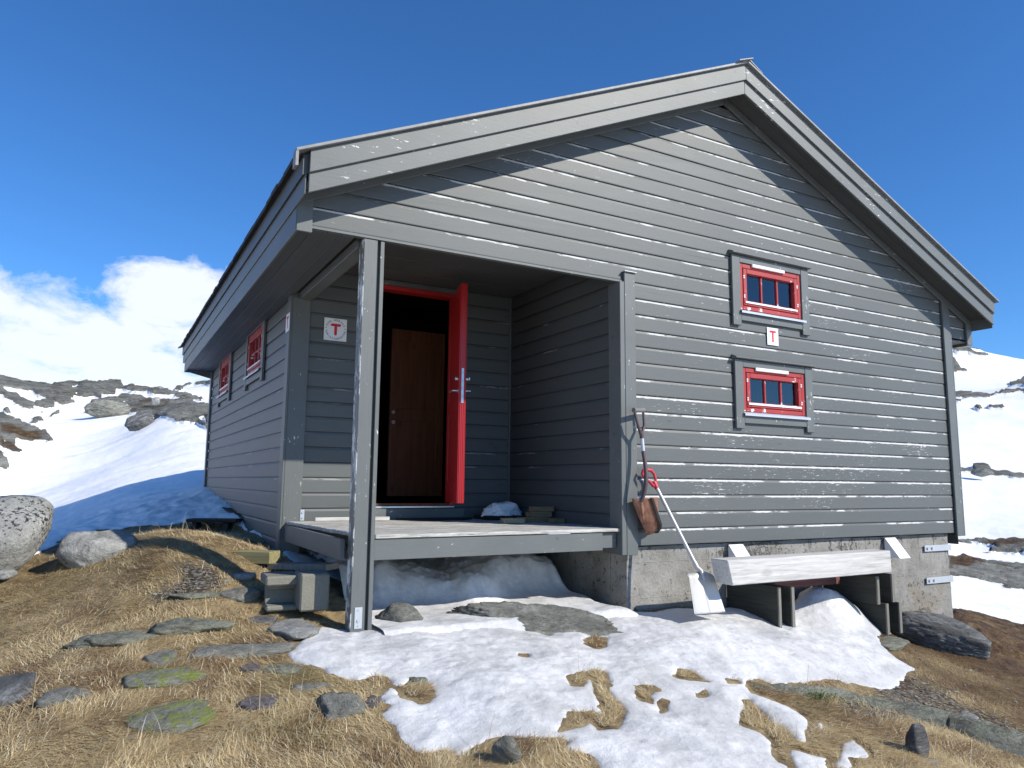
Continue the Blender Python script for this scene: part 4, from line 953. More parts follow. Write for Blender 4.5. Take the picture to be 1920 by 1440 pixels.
# near ground: grass and soil, snow beyond the mound
snowline = [(-900,900),(-900,1062),(0,1052),(60,1047),(92,1030),(128,1014),(200,998),(260,992),(340,986),(430,986),(470,998),(512,1024),(540,1045),(560,1070),(640,1090),(700,1100),(700,700),(-900,700)]
near = (RR <= 20) & (dep > 1)
snowy = np.where(RR > 9.5, 1.0, 0.0)
s2 = sdf_poly(PX, PYp, snowline)+fbm(TX*3, TY*3, o=3)*7
left = (PX < 700) & (dep > 1) & (RR > 5)
snowy = np.where(left & (RR < 20), 1/(1+np.exp(-s2*0.9)), snowy)
rline = [(1690,1100),(1785,1142),(1830,1150),(1880,1163),(1920,1174),(2100,1205),(2600,1250),(2600,800),(1690,800)]
s3 = sdf_poly(PX, PYp, rline)+fbm(TX*2, TY*2, o=3)*4
rightm = (PX > 1700) & (dep > 1) & (RR > 6) & (RR < 20)
snowy = np.where(rightm, 1/(1+np.exp(-s3*0.9)), snowy)
snowy = np.where((PX >= 700) & (PX <= 1700) & (RR < 20) & (dep > 1), np.where(TY > 3.0, 1.0, 0.0), snowy)
snowy = np.where((dep <= 1) | (AA < -0.45) | (AA > 1.4), 1/(1+np.exp(-(RR-9+fbm(TX*.3, TY*.3, o=3)*5))), snowy)
snowy = snowy*(1-rockm)
heath_near = np.clip((TX-3.5)*0.55+fbm(TX*1.4, TY*1.4, o=4)*1.2, 0, 1)*(RR < 20)
heathm = np.maximum(heathm, np.where(RR < 20, heath_near, 0)*(1-np.where(RR > 9.5, rockm, 0)))
# exposed schist in the ground on the right
ledge = [(1780,1140),(1850,1155),(1930,1178),(2300,1260),(2300,1420),(1930,1300),(1880,1250),(1840,1215),(1800,1195)]
sl_ = sdf_poly(PX, PYp, ledge)/10+fbm(TX*2.3, TY*2.3, o=4)*2.6-1.0
nearrock = np.where((dep > 1) & (RR < 20) & (PX > 1500), 1/(1+np.exp(-sl_*2.5)), 0)
rockm = np.maximum(rockm, nearrock*(1-snowy))
GRAVEL = [[(322,1060),(350,1052),(400,1060),(425,1080),(410,1105),(380,1118),(330,1122),(290,1128),(275,1120),(330,1098),(345,1080)], [(1640,1290),(1690,1268),(1740,1275),(1800,1310),(1880,1350),(2000,1400),(2000,1430),(1900,1400),(1800,1370),(1700,1345),(1640,1310)], [(1560,1300),(1650,1310),(1700,1350),(1640,1360),(1570,1330)]]
ok_ = (RR < 12) & (dep > 1); ix = np.where(ok_)
gv = np.zeros_like(TX); gv[ix] = 1/(1+np.exp(-(sdf_many(PX[ix], PYp[ix], GRAVEL)+fbm(TX[ix]*4, TY[ix]*4, o=3)*14)*0.25))
# relief
ang2 = fbm(AA*16, lr*26, o=4, ridged=True); ang3 = fbm(AA*60+5, lr*90, o=4)
amp = np.where(RR > 9.5, 0.0085*RR, 0.05)
TZ = TZ + rockm*amp*(0.75*ang2+0.45*ang3+0.25)*np.where(RR > 9.5, 1.0, 0.6)
sb = fbm(AA*9+1, lr*14, o=4); TZ = TZ + snowy*np.where(RR > 9.5, 0.006*RR, 0.04)*(sb*0.9+0.25)
TZ = TZ + (snowy > 0.5)*0.0 + np.where(RR < 20, (1-snowy)*0.018*fbm(TX*9, TY*9, o=3), 0)
# chunky broken snow bank in the cabin's shade
bank = np.exp(-((TX+1.1)/1.5)**2-((TY-6.0)/3.0)**2); TZ = TZ+bank*snowy*(0.10*fbm(TX*1.1, TY*1.1, o=4, ridged=True)+0.03*fbm(TX*4, TY*4, o=3))
vid = np.arange(nR*nA).reshape(nR, nA)
V = np.stack([TX, TY, TZ], -1).reshape(-1, 3)
a = vid[:-1, :]; b = vid[1:, :]
quads = np.stack([a, np.roll(a, -1, 1), np.roll(b, -1, 1), b], -1).reshape(-1, 4)
qr = np.repeat(rs_[:-1], nA)
sn_f = snowy.reshape(-1)[quads].mean(1)
cls = np.where(qr < 11.0, np.where(sn_f > 0.5, 1, 0), np.where(sn_f > 0.5, 1, 2))
attrs_all = {'rock': rockm.reshape(-1), 'heath': heathm.reshape(-1), 'gravel': gv.reshape(-1), 'snowy': snowy.reshape(-1), 'scl': np.where(snowy > 0.5, 0.05+0*RR, np.clip(RR*0.006, 0.04, 0.6)).reshape(-1)}
def sub_mesh(name, sel):
    q = quads[sel]; u, inv = np.unique(q, return_inverse=True)
    return np_mesh(name, V[u], inv.reshape(q.shape)[:, ::-1], mat=M['terrain'], attrs={k: v[u] for k, v in attrs_all.items()})
g_ = sub_mesh('ground', cls == 0); tag(g_, 'dry grass, moss and soil around the cabin', kind='structure')
g_ = sub_mesh('snow_field', cls == 1); tag(g_, 'white snow covering the slopes', kind='structure')
g_ = sub_mesh('hills', cls == 2); tag(g_, 'bare rock ridges and heath breaking through the snow', kind='structure')

# ================================================================== STONES
def rock_mesh(name, dims, seed, mat, sub=4, facets=14, sharp=0.05, rough=0.06, strata=0.0, flat_top=0.0):
    bm = bmesh.new(); bmesh.ops.create_icosphere(bm, subdivisions=sub, radius=1.0)
    N = np.array([v.co[:] for v in bm.verts]); N /= np.linalg.norm(N, axis=1)[:, None]
    rg = np.random.RandomState(seed); pn_ = rg.normal(size=(facets, 3)); pn_ /= np.linalg.norm(pn_, axis=1)[:, None]; pd = rg.uniform(0.62, 0.95, facets)
    if flat_top: pn_ = np.vstack([pn_, [[rg.uniform(-.08, .08), rg.uniform(-.08, .08), 1.0]]]); pd = np.append(pd, flat_top)
    dt = N@pn_.T; rr_ = np.where(dt > 0.05, pd[None]/np.maximum(dt, 0.05), 9.0)
    kk = 1/sharp; r = -np.log(np.exp(-kk*np.minimum(rr_, 2)).sum(1)+math.exp(-kk*1.0))/kk
    X = N*r[:, None]; sd_ = seed*3.7
    n1_ = fbm(X[:, 0]*1.6+sd_, X[:, 1]*1.6, X[:, 2]*1.6, o=5); n2_ = fbm(X[:, 0]*6+sd_, X[:, 1]*6, X[:, 2]*6, o=4, ridged=True)-0.3
    X = X*(1+rough*1.6*n1_+rough*0.75*n2_)[:, None]
    if strata:
        ax = np.array([0.25, -0.2, 1.0]); ax /= np.linalg.norm(ax); t = X@ax*7+n1_*1.5+sd_; saw = (t-np.floor(t)); X = X*(1+strata*(saw-0.5)*(1-np.abs(N@ax)))[:, None]
    X = X*np.array(dims)
    for v, c in zip(bm.verts, X): v.co = c
    me = bpy.data.meshes.new(name); bm.to_mesh(me); bm.free(); me.materials.append(mat)
    for p in me.polygons: p.use_smooth = True
    return me
EXCL = []                                   # footprints kept clear of grass: (x, y, rx, ry, rot)
def stone_flat(name, label, box, th, mat, seed, cat='stone', group=None, tilt=(0, 0), up=0.35, flat=0.5, strata=0.04, facets=9, rz=0.0, clear=0.9):
    facets = 16
    x0, y0, x1, y1 = box
    pb, db = hit((x0+x1)/2, y1); pt, dt_ = hit((x0+x1)/2, y0)
    c = (pb+pt)/2; w = (x1-x0)/F_PX*(db+dt_)/2; d = np.linalg.norm((pt-pb)[:2])
    d = min(max(d, w*0.25), w*1.8); dirv = (c-CAM)[:2]; rot = -math.atan2(dirv[0], dirv[1])+rz
    me = rock_mesh(name, (w*0.56, d*0.55, th), seed, mat, facets=facets, strata=strata, flat_top=flat, rough=0.13, sharp=0.035)
    o = bpy.data.objects.new(name, me); link(o); o.location = (c[0], c[1], H0(c[0:1], c[1:2])[0]+th*(up-0.60))
    o.rotation_euler = (tilt[0], tilt[1], rot); tag(o, label, cat, group); EXCL.append((c[0], c[1], w*0.5*clear, d*0.5*clear, rot)); return o
def boulder(name, label, box, mat, seed, depth=None, deep=0.8, sink=0.15, cat='boulder', group=None, facets=12, rough=0.06, sub=5, rot=0.0, tilt=(0, 0), strata=0.0, sharp=0.06):
    x0, y0, x1, y1 = box
    if depth is None: pb, depth = hit((x0+x1)/2, y1)
    w = (x1-x0)/F_PX*depth; h = (y1-y0)/F_PX*depth*(1+sink)
    c = P((x0+x1)/2, (y0+y1)/2+(y1-y0)*sink/2, depth+w*deep*0.35)
    dirv = (c-CAM)[:2]; rz = -math.atan2(dirv[0], dirv[1])+rot
    me = rock_mesh(name, (w*0.55, w*deep*0.55, h*0.55), seed, mat, sub=sub, facets=facets, rough=rough, strata=strata, sharp=sharp)
    o = bpy.data.objects.new(name, me); link(o); o.location = c; o.rotation_euler = (tilt[0], tilt[1], rz); tag(o, label, cat, group)
    EXCL.append((c[0], c[1], w*0.42, w*deep*0.42, rz)); return o
boulder('boulder', 'large rounded granite boulder with black lichen specks at the left edge', (-140, 906, 91, 1076), M['st_speck'], 11, depth=5.9, deep=0.9, sink=0.1, facets=8, rough=0.05, sharp=0.14)
boulder('boulder', 'grey faceted boulder on the grass mound beside the snow', (116, 985, 256, 1050), M['st_light'], 29, deep=0.75, sink=0.45, facets=9, rough=0.06, sharp=0.02, tilt=(0.05, 0.05))
boulder('stone', 'small pale stone under the edge of the speckled boulder', (-20, 1066, 26, 1084), M['st_light'], 5, depth=5.6, deep=0.7, cat='stone', sub=4)
boulder('boulder', 'layered dark schist block lying against the right foundation corner', (1678, 1158, 1842, 1220), M['st_dark'], 44, deep=0.55, sink=0.25, facets=8, strata=0.10, rough=0.07, sharp=0.015, tilt=(0.0, 0.20))
boulder('boulder', 'small black and white streaked stone in the grass at the lower right', (1698, 1352, 1738, 1418), M['st_dark'], 9, deep=0.9, sink=0.25, sub=4, strata=0.04)
boulder('stone', 'pointed grey stone lying at the lower edge of the snow patch', (918, 1378, 976, 1438), M['st_grey'], 15, deep=0.5, sink=0.1, cat='stone', sub=4, tilt=(0.3, 0.55), strata=0.03)
boulder('boulder', 'lone rounded boulder perched on the far left ridge', (284, 743, 300, 758), M['st_light'], 51, depth=34, deep=0.8, sub=4)
boulder('boulder', 'long grey rock rising from the snow below the far ridge', (168, 750, 236, 780), M['st_grey'], 52, depth=37, deep=0.6, sub=5, strata=0.06, rough=0.14, sharp=0.03)
boulder('boulder', 'dark leaning rock at the rim of the wind scoop', (240, 773, 292, 803), M['st_dark'], 53, depth=27, deep=0.6, sub=5, rough=0.13, sharp=0.03, tilt=(0, -0.4))
boulder('boulder', 'broad dark rock half behind the far cabin corner', (294, 765, 372, 798), M['st_dark'], 54, depth=29, deep=0.6, sub=5, strata=0.06, rough=0.13, sharp=0.03)
boulder('boulder', 'squat rock on the dark stone line of the right snow slope', (1824, 878, 1862, 892), M['st_grey'], 55, depth=52, deep=0.6, sub=4)
boulder('boulder', 'rounded lichen-grey rock under the snow right of the porch post', (700, 1136, 800, 1185), M['st_grey'], 61, depth=5.55, deep=0.7, sink=0.3, sub=5, facets=12, rough=0.1, strata=0.05)
boulder('boulder', 'long cracked rock slab surfacing between the snow and the porch', (832, 1138, 1186, 1204), M['st_grey'], 62, depth=5.7, deep=0.28, sink=0.3, sub=6, facets=18, strata=0.12, rough=0.14, sharp=0.025, tilt=(0.0, 0.06))
S = stone_flat
S('paving_stone', 'flat slab with bright green lichen, the nearer of the two lichen slabs', (240, 1306, 398, 1384), 0.06, M['st_lichen'], 3, tilt=(0.05, -0.06), up=0.50)
S('paving_stone', 'flat slab streaked with yellow-green lichen, the farther of the two lichen slabs', (222, 1250, 370, 1290), 0.055, M['st_lichen'], 4, up=0.55)
S('stone', 'small dark rock with one bright lichen spot above the lichen slabs', (276, 1222, 332, 1250), 0.06, M['st_lichen2'], 6, up=0.62)
S('paving_stone', 'dark slab half covered by straw left of the lichen slabs', (78, 1286, 172, 1326), 0.05, M['st_grey'], 7, up=0.45)
S('stone', 'dark streaked rock at the left picture edge', (-50, 1262, 70, 1330), 0.11, M['st_dark'], 8, up=0.52, tilt=(0, -0.25))
S('paving_stone', 'long pale slab sunk in the grass below the boulders', (128, 1182, 330, 1212), 0.06, M['st_green'], 12, up=0.5)
S('paving_stone', 'mossy grey slab in the grass in front of the concrete blocks', (298, 1154, 430, 1196), 0.07, M['st_green'], 13, up=0.58)
S('stone', 'thin dark stone lying on edge above the white stone by the post', (455, 1150, 528, 1172), 0.035, M['st_dark'], 14, up=0.7)
S('stone', 'whitish rounded stone at the left tip of the snow patch', (506, 1160, 592, 1205), 0.07, M['st_light'], 16, up=0.6)
S('paving_stone', 'long narrow slab ending in a knob left of the snow tip', (340, 1205, 545, 1236), 0.055, M['st_grey'], 17, up=0.58)
S('stone', 'small violet slate stone beside the lower left snow edge', (452, 1242, 490, 1262), 0.03, M['st_violet'], 18, up=0.6)
S('paving_stone', 'pale slab poking out under the snow tip', (478, 1244, 575, 1268), 0.04, M['st_green'], 19, up=0.5)
S('paving_stone', 'faint grey slab almost flush with the straw', (534, 1280, 622, 1296), 0.035, M['st_grey'], 20, up=0.55)
S('paving_stone', 'rounded violet-brown slab in the middle of the straw', (448, 1300, 522, 1332), 0.05, M['st_violet'], 21, up=0.5)
S('stone', 'blue-grey wedge-shaped stone left of the snow patch edge', (594, 1306, 690, 1358), 0.07, M['st_grey'], 22, up=0.55, tilt=(0.1, 0.12))
S('paving_stone', 'pinkish flat stone touching the snow edge', (684, 1302, 716, 1330), 0.03, M['st_violet'], 24, up=0.5)
S('stone', 'dark broken stone left of the concrete blocks', (412, 1100, 486, 1132), 0.085, M['st_grey'], 25, up=0.6)
S('stone', 'pale stone lying behind the broken dark stone', (440, 1072, 482, 1092), 0.05, M['st_light'], 26, up=0.6)
S('paving_stone', 'flat stone slab in the gravel path left of the blocks', (322, 1108, 408, 1124), 0.03, M['st_green'], 27, up=0.55)
S('paving_stone', 'grey slab at the right end of the snow beside the schist block', (1640, 1192, 1702, 1230), 0.05, M['st_green'], 28, up=0.55)
S('stone', 'flat pale stone at the right, on the gravel', (1800, 1335, 1830, 1350), 0.02, M['st_light'], 31, up=0.6)
S('stone', 'yellowish flat stone at the bottom right', (1728, 1422, 1756, 1438), 0.015, M['st_light'], 32, up=0.6)
S('stone', 'small dark stone on the grass islet of the snow patch', (766, 1268, 800, 1286), 0.03, M['st_green'], 33, up=0.6)
# long low schist slab crossing the lower right corner
def ridge_slab(name, label, path, widths, hts, mat, cat='boulder'):
    pts = [hit(*p)[0] for p in path]; pts = np.array(pts); n = 90; m = 40
    tt = np.linspace(0, len(pts)-1, n); cx = np.interp(tt, range(len(pts)), pts[:, 0]); cy = np.interp(tt, range(len(pts)), pts[:, 1]); ww = np.interp(tt, range(len(pts)), widths); hh = np.interp(tt, range(len(pts)), hts)
    dx, dy = np.gradient(cx), np.gradient(cy); l = np.hypot(dx, dy); nx, ny = -dy/l, dx/l
    s = np.linspace(-1, 1, m); S_, T_ = np.meshgrid(s, tt); X = cx[:, None]+nx[:, None]*S_*ww[:, None]; Y = cy[:, None]+ny[:, None]*S_*ww[:, None]
    wob = fbm(X*2.5, Y*2.5, o=3)*0.35; prof = np.clip(1-np.abs(S_+wob*0.6)**2.4, -0.5, 1); ends = np.clip(np.minimum(T_, len(pts)-1-T_)*4, 0, 1)**0.5
    Z = H0(X, Y)-0.03+(hh[:, None]*(prof*ends)+0.03*fbm(X*4, Y*4, o=5, ridged=True)*prof)
    V = np.stack([X, Y, Z], -1).reshape(-1, 3); vi = np.arange(n*m).reshape(n, m); q = np.stack([vi[:-1, :-1], vi[:-1, 1:], vi[1:, 1:], vi[1:, :-1]], -1).reshape(-1, 4)
    o = np_mesh(name, V, q, mat=mat); tag(o, label, cat)
    for i in range(0, n, 6): EXCL.append((cx[i], cy[i], ww[i]*0.8, ww[i]*0.8, 0))
ridge_slab('rock_slab', 'long smooth grey-green rock slab running out at the lower right', [(1400, 1288), (1500, 1296), (1600, 1308), (1690, 1335), (1780, 1362), (1860, 1392), (1960, 1425), (2060, 1460)], [0.05, 0.10, 0.12, 0.13, 0.16, 0.19, 0.2, 0.2], [0.02, 0.04, 0.05, 0.07, 0.10, 0.13, 0.13, 0.1], M['st_green'])

# ================================================================== SNOW PATCH in front of the porch
def cc2(l): return [(520+x/2.743, 1020+y/2.743) for x, y in l]
def cc3(l): return [(1200+x/2.667, 1060+y/2.667) for x, y in l]
main = cc2([(45,570),(75,605),(130,625),(235,640),(250,670),(310,690),(375,695),(415,722),(440,700),(510,680),(575,690),(590,722),(640,728),(690,700),(740,712),(790,740),(800,790),(770,815),(730,820),(690,800),(640,785),(600,740),(570,735),(525,790),(545,825),(580,830),(520,880),(540,910),(595,935),(620,975),(615,1010),(660,1055),(720,1085),(790,1080),(870,1050),(910,1095),(960,1090),(1010,1050),(1060,1020),(1110,1000),(1170,995),(1240,1005),(1310,1000),(1400,1003),(1440,1000),(1500,1010),(1470,1040),(1510,1075),(1590,1085),(1630,1110),(1640,1160),(1640,1300)])
main += [(1330,1530)]+cc3([(760,1250),(755,1010),(700,985),(660,950),(655,880),(610,835),(560,820),(500,795),(503,760),(525,720),(515,680),(540,672),(580,705),(615,740),(640,785),(690,810),(740,840),(780,880),(835,890),(830,830),(850,775),(740,710),(640,670),(555,640),(530,600),(530,576),(600,575),(640,590),(700,600),(850,590),(950,575),(1100,600),(1250,625),(1310,590),(1340,545),(1385,520),(1290,470),(1215,400),(1185,355),(1262,343),(1225,305),(1150,215),(1060,150),(960,125),(860,145),(800,190),(790,235),(700,235),(600,200),(500,205),(420,215),(300,225),(180,215),(60,235),(0,235)])
main += [(1150,1143),(1120,1120),(1095,1112),(900,1118),(760,1122),(700,1130),(692,1150),(690,1168),(655,1180),(600,1176),(578,1190)]
others = [cc3([(740,920),(790,925),(850,945),(930,965),(938,1000),(960,1100),(760,1100),(765,1000),(745,955)]), cc3([(1000,890),(1060,875),(1140,930),(1150,965),(1050,965),(1070,1010),(1030,1040),(975,1005),(990,940)]), cc3([(872,790),(900,785),(935,805),(915,828),(885,815)]), cc3([(612,820),(640,822),(640,840),(620,842)]), cc2([(760,330),(800,316),(860,320),(870,360),(820,375),(770,372)])]
holes = [cc2([(1500,690),(1550,660),(1620,655),(1680,660),(1705,700),(1690,740),(1730,790),(1785,860),(1770,905),(1740,955),(1650,958),(1610,915),(1560,945),(1490,955),(1440,965),(1500,905),(1495,865),(1600,868),(1690,885),(1660,830),(1640,770),(1620,700),(1590,690),(1560,730),(1515,728)]), cc2([(1370,440),(1400,432),(1415,455),(1395,472),(1370,462)]), cc2([(1580,490),(1620,475),(1690,482),(1680,530),(1640,542),(1590,520)]), cc2([(1245,560),(1290,562),(1290,580),(1250,576)]), cc3([(172,560),(190,515),(240,525),(300,558),(338,580),(270,575),(200,568)]), cc3([(-20,610),(50,595),(90,620),(40,650),(60,690),(20,680),(-15,660)]), cc3([(280,640),(335,632),(330,655),(290,658)]), cc3([(90,690),(130,680),(140,720),(105,740)]), cc3([(440,575),(490,572),(500,588),(450,590)]), cc3([(520,680),(575,700),(615,745),(640,790),(700,812),(745,845),(745,880),(690,880),(655,850),(640,840),(600,830),(560,815),(505,792),(505,760),(525,725)])]
wm = [hits(main)]+[hits(p) for p in others]; wh = [hits(p) for p in holes]
allp = np.vstack(wm); gx0, gy0 = allp.min(0)-0.1; gx1, gy1 = allp.max(0)+0.1
gx1 = min(gx1, 9.0); gy0 = max(gy0, -5.2)
st_ = 0.016; xs = np.arange(gx0, gx1, st_); ys = np.arange(gy0, gy1, st_); GX, GY = np.meshgrid(xs, ys)
sdn = sdf_many(GX, GY, wm); 
for h_ in wh: sdn = np.minimum(sdn, -sdf_poly(GX, GY, h_))
sdn = sdn+0.020*fbm(GX*6, GY*6, o=4)+0.010*fbm(GX*25, GY*25, o=2)
thick = 0.040+0.026*fbm(GX*1.1, GY*1.1, o=3)
t_ = np.where(sdn > 0, thick*(0.42*np.sqrt(1-np.clip(1-sdn/0.035, 0, 1)**2)+0.58*(1-np.exp(-np.maximum(sdn, 0)/0.16))), sdn*1.6)
t_ = t_+np.where(sdn > 0, np.clip(sdn/0.15, 0, 1)*(0.018*fbm(GX*2.2, GY*2.2, o=4)+0.007*fbm(GX*14, GY*14, o=3)+0.004*fbm(GX*34, GY*34, o=2)), 0)
mx_ = hit(1560, 1165)[0]; t_ = t_+0.25*np.exp(-(np.hypot((GX-mx_[0]-0.12)/0.40, (GY-mx_[1]-0.16)/0.30)**2.6))*(1+0.15*fbm(GX*4, GY*4, o=3))*(sdn > 0)
GZ = H0(GX, GY)+t_-0.012
keep = sdn > -0.05
keep &= ~((GX > 2.60) & (GX < 7.4) & (GY > 0.1))
vi = np.arange(GX.size).reshape(GX.shape); q = np.stack([vi[:-1, :-1], vi[:-1, 1:], vi[1:, 1:], vi[1:, :-1]], -1).reshape(-1, 4)
q = q[keep.ravel()[q].all(1)]; u, inv = np.unique(q, return_inverse=True)
thin = np.clip(1-sdn/0.20, 0, 1)*np.clip(fbm(GX*2, GY*2, o=3)+0.6, 0, 1)
edge_r = np.clip(1-np.hypot((GX-hit(1640, 1280)[0][0])/1.2, (GY-hit(1640, 1280)[0][1])/0.8), 0, 1); thin = np.clip(thin+edge_r*1.2, 0, 1)
V = np.stack([GX, GY, GZ], -1).reshape(-1, 3)[u]
o = np_mesh('snow_patch', V, inv.reshape(q.shape), mat=M['snow_icy'], attrs={'thin': thin.ravel()[u]}); tag(o, 'patch of old melting snow in front of the cabin', kind='structure')
SNOW_GRID = (gx0, gy0, st_, sdn)
# snow drift packed under the porch deck
xs = np.arange(0.26, 2.60, 0.016); ys = np.arange(-0.35, 2.2, 0.016); DX, DY = np.meshgrid(xs, ys)
base_z = H0(DX, DY); lip = 0.74+0.12*np.sin(DX*3.3+0.6)+0.06*np.sin(DX*7.7)+0.05*fbm(DX*6, DX*0, o=3)
front = 1/(1+np.exp(-(DY-lip)/0.05)); topz = -0.41+0.14*fbm(DX*1.9, DY*0.7, o=3)+0.12*np.abs(np.sin(DX*2.4+0.3))-0.05
lump = 0.07*fbm(DX*3.3, DY*3.3, o=5, ridged=True)+0.02*fbm(DX*13, DY*13, o=3)
DZ = (-0.655+0.03*DY)*(1-front)+topz*front+lump*front+0.012*fbm(DX*5, DY*5, o=3)
sidef = np.clip((2.55-DX-0.05*np.sin(DY*9))/0.16, 0, 1)**0.5; fr2 = np.clip((DY+0.33)/0.18, 0, 1)**0.7
DZ = np.where((DX > 2.3), (base_z-0.05)+(DZ-base_z+0.05)*sidef, DZ); DZ = (base_z-0.08)+(DZ-base_z+0.08)*fr2
DZ = np.maximum(DZ, base_z-0.10)
vi = np.arange(DX.size).reshape(DX.shape); q = np.stack([vi[:-1, :-1], vi[:-1, 1:], vi[1:, 1:], vi[1:, :-1]], -1).reshape(-1, 4)
o = np_mesh('snow_drift', np.stack([DX, DY, DZ], -1).reshape(-1, 3), q, mat=M['snow_icy'], attrs={'thin': np.zeros(DX.size)}); tag(o, 'snow drift packed under the porch deck', kind='structure')

# ================================================================== TOOLS, TIMBER AND LOOSE THINGS
# spade with rusty blade
t = empty('spade', (2.66, -0.15, -0.05), 'old spade with a curved rusty blade and dark shaft hanging on the corner board', 'shovel')
def L_(p): return Vector(p)-Vector((2.66, -0.15, -0.05))
b_ = MB(); b_.tube([L_(PY(1188, 769, -0.16)), L_(PY(1207, 769, -0.12))], [0.022, 0.022], 12); b_.build('handle_grip', M['grip'], t, True)
b_ = MB()
b_.tube([L_(PY(1190, 773, -0.16)), L_(PY(1196, 797, -0.16)), L_(PY(1202, 815, -0.14))], [0.011, 0.013, 0.016], 10); b_.tube([L_(PY(1206, 773, -0.12)), L_(PY(1208, 797, -0.12)), L_(PY(1203, 815, -0.14))], [0.011, 0.013, 0.016], 10); b_.build('handle_yoke', M['purple'], t, True)
b_ = MB(); b_.tube([L_(PY(x, y, Y)) for x, y, Y in ((1202.5, 812, -.14), (1203.5, 822, -.14))], 0.0185, 12)
b_.tube([L_(PY(x, y, Y)) for x, y, Y in ((1206, 846, -.15), (1209.5, 868, -.17), (1211.5, 888, -.19), (1211, 908, -.20), (1208, 924, -.19), (1202, 942, -.165))], [0.0175, 0.018, 0.019, 0.019, 0.018, 0.017], 12); b_.build('shaft', M['purple'], t, True)
b_ = MB(); b_.tube([L_(PY(1203.5, 820, -.14)), L_(PY(1206, 847, -.15))], 0.0165, 12); b_.build('shaft_sleeve', M['tape'], t, True)
# blade: U-shaped section tapering to a rounded tip
n, m = 26, 26; Vb = []; Qb = []
for i in range(n):
    s = i/(n-1); z = 0.262-0.318*s; tip = max(0, (s-0.70)/0.30)**2.0
    xs_, xn, xf = 2.520+0.165*s**1.2, 2.650+0.125*s, 2.880+0.02*s
    for j in range(m):
        a = -1.0+2*j/(m-1); k = (1-0.50*tip)
        xl = xn if a < 0 else xf
        Vb.append((xs_+(xl-xs_)*abs(a)**1.7*k-2.66, -0.120+(0.085*a if a < 0 else 0.09*a)*k+0.15, z+0.05+(0.02*a*a*(s if s > 0.5 else 0.5))))
for i in range(n-1):
    for j in range(m-1): a = i*m+j; Qb.append((a, a+1, a+m+1, a+m))
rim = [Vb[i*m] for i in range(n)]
o = np_mesh('blade_lip_shade', [(p[0]+dx, p[1]-0.006, p[2]) for p in rim for dx in (-0.004, 0.034)], [(2*i, 2*i+1, 2*i+3, 2*i+2) for i in range(n-1)], mat=M['rim'], parent=t); sm = o.modifiers.new('thickness', 'SOLIDIFY'); sm.thickness = 0.004  # strip added along the near lip to paint the shadow inside the blade
o = np_mesh('blade', Vb, Qb, mat=M['rust'], parent=t); sm = o.modifiers.new('thickness', 'SOLIDIFY'); sm.thickness = 0.005
b_ = MB(); b_.tube([L_(PY(1202, 940, -.165)), L_(PY(1204, 958, -.155)), L_(PY(1207, 975, -.15))], [0.019, 0.016, 0.006], 10); b_.build('socket', M['rust'], t, True)
# aluminium snow shovel
t = empty('snow_shovel', (2.98, -0.55, -0.70), 'aluminium snow shovel with a red grip leaning on the wall, blade in the snow', 'shovel')
O2 = Vector((2.98, -0.55, -0.70)); L2 = lambda p: Vector(p)-O2
top = Vector(PY(1228, 908, -0.115)); bot = Vector(PY(1307, 1064, -0.455))
b_ = MB(); b_.tube([L2(top), L2(top.lerp(bot, 0.5)), L2(bot)], 0.0165, 14); b_.build('shaft', M['alu'], t, True)
b_ = MB()
g1, g2 = PY(1206, 885, -0.10), PY(1217, 882, -0.10)
ring = [(1226, 912, -.12), (1218, 903, -.12), (1209, 897, -.11), (1204, 889, -.105), (1206, 882.5, -.10), (1213, 880.5, -.10), (1221, 882, -.10), (1226, 888, -.105), (1229, 897, -.11), (1230, 909, -.12)]
b_.tube([L2(PY(*p)) for p in ring], [0.014, .013, .011, .013, .016, .017, .016, .013, .012, .015], 10); b_.tube([L2(top.lerp(bot, -0.03)), L2(top.lerp(bot, 0.055))], [0.022, 0.0205], 14)
b_.build('handle_grip', M['plastic_red'], t, True)
n, m = 24, 33; Vb = []; Qb = []
tl, tr, bl, brr = Vector(PY(1289, 1073, -0.50)), Vector(PY(1334, 1070, -0.44)), Vector(PY(1300, 1152, -0.62)), Vector(PY(1358, 1148, -0.55))
nv = (tr-tl).cross(bl-tl).normalized(); nv = nv if nv.dot(Vector(CAM)-tl) > 0 else -nv
for i in range(n):
    s = i/(n-1)
    for j in range(m):
        a = j/(m-1); p = tl.lerp(tr, a).lerp(bl.lerp(brr, a), s)
        c = -0.030*math.sin(math.pi*a)**0.6*(1-0.35*s)             # dished towards the wall
        rib = 0.016*math.exp(-((a-0.5)/0.045)**2)*(1-0.25*s)+0.005*math.exp(-((a-0.42)/0.03)**2)
        side = 0.028*(max(0, abs(a-0.5)-0.40)/0.10)**1.5
        topc = 0.045*max(0, (0.10-s)/0.10)**1.5*(1-math.exp(-((a-0.5)/0.12)**2))
        curve = 0.035*math.sin(math.pi*s)
        q_ = p+nv*(rib*0.7-0.012*math.sin(math.pi*a)**0.5+side*0.4-topc*0.6)
        if a < 0.12: q_ += Vector((0, 0, -0.02*(1-a/0.12)*(1-s)))
        if a > 0.88: q_ += Vector((0, 0, -0.02*((a-0.88)/0.12)*(1-s)))
        Vb.append(tuple(q_-O2))
for i in range(n-1):
    for j in range(m-1): a = i*m+j; Qb.append((a, a+1, a+m+1, a+m))
o = np_mesh('blade', Vb, Qb, mat=M['alu'], parent=t); sm = o.modifiers.new('thickness', 'SOLIDIFY'); sm.thickness = 0.003
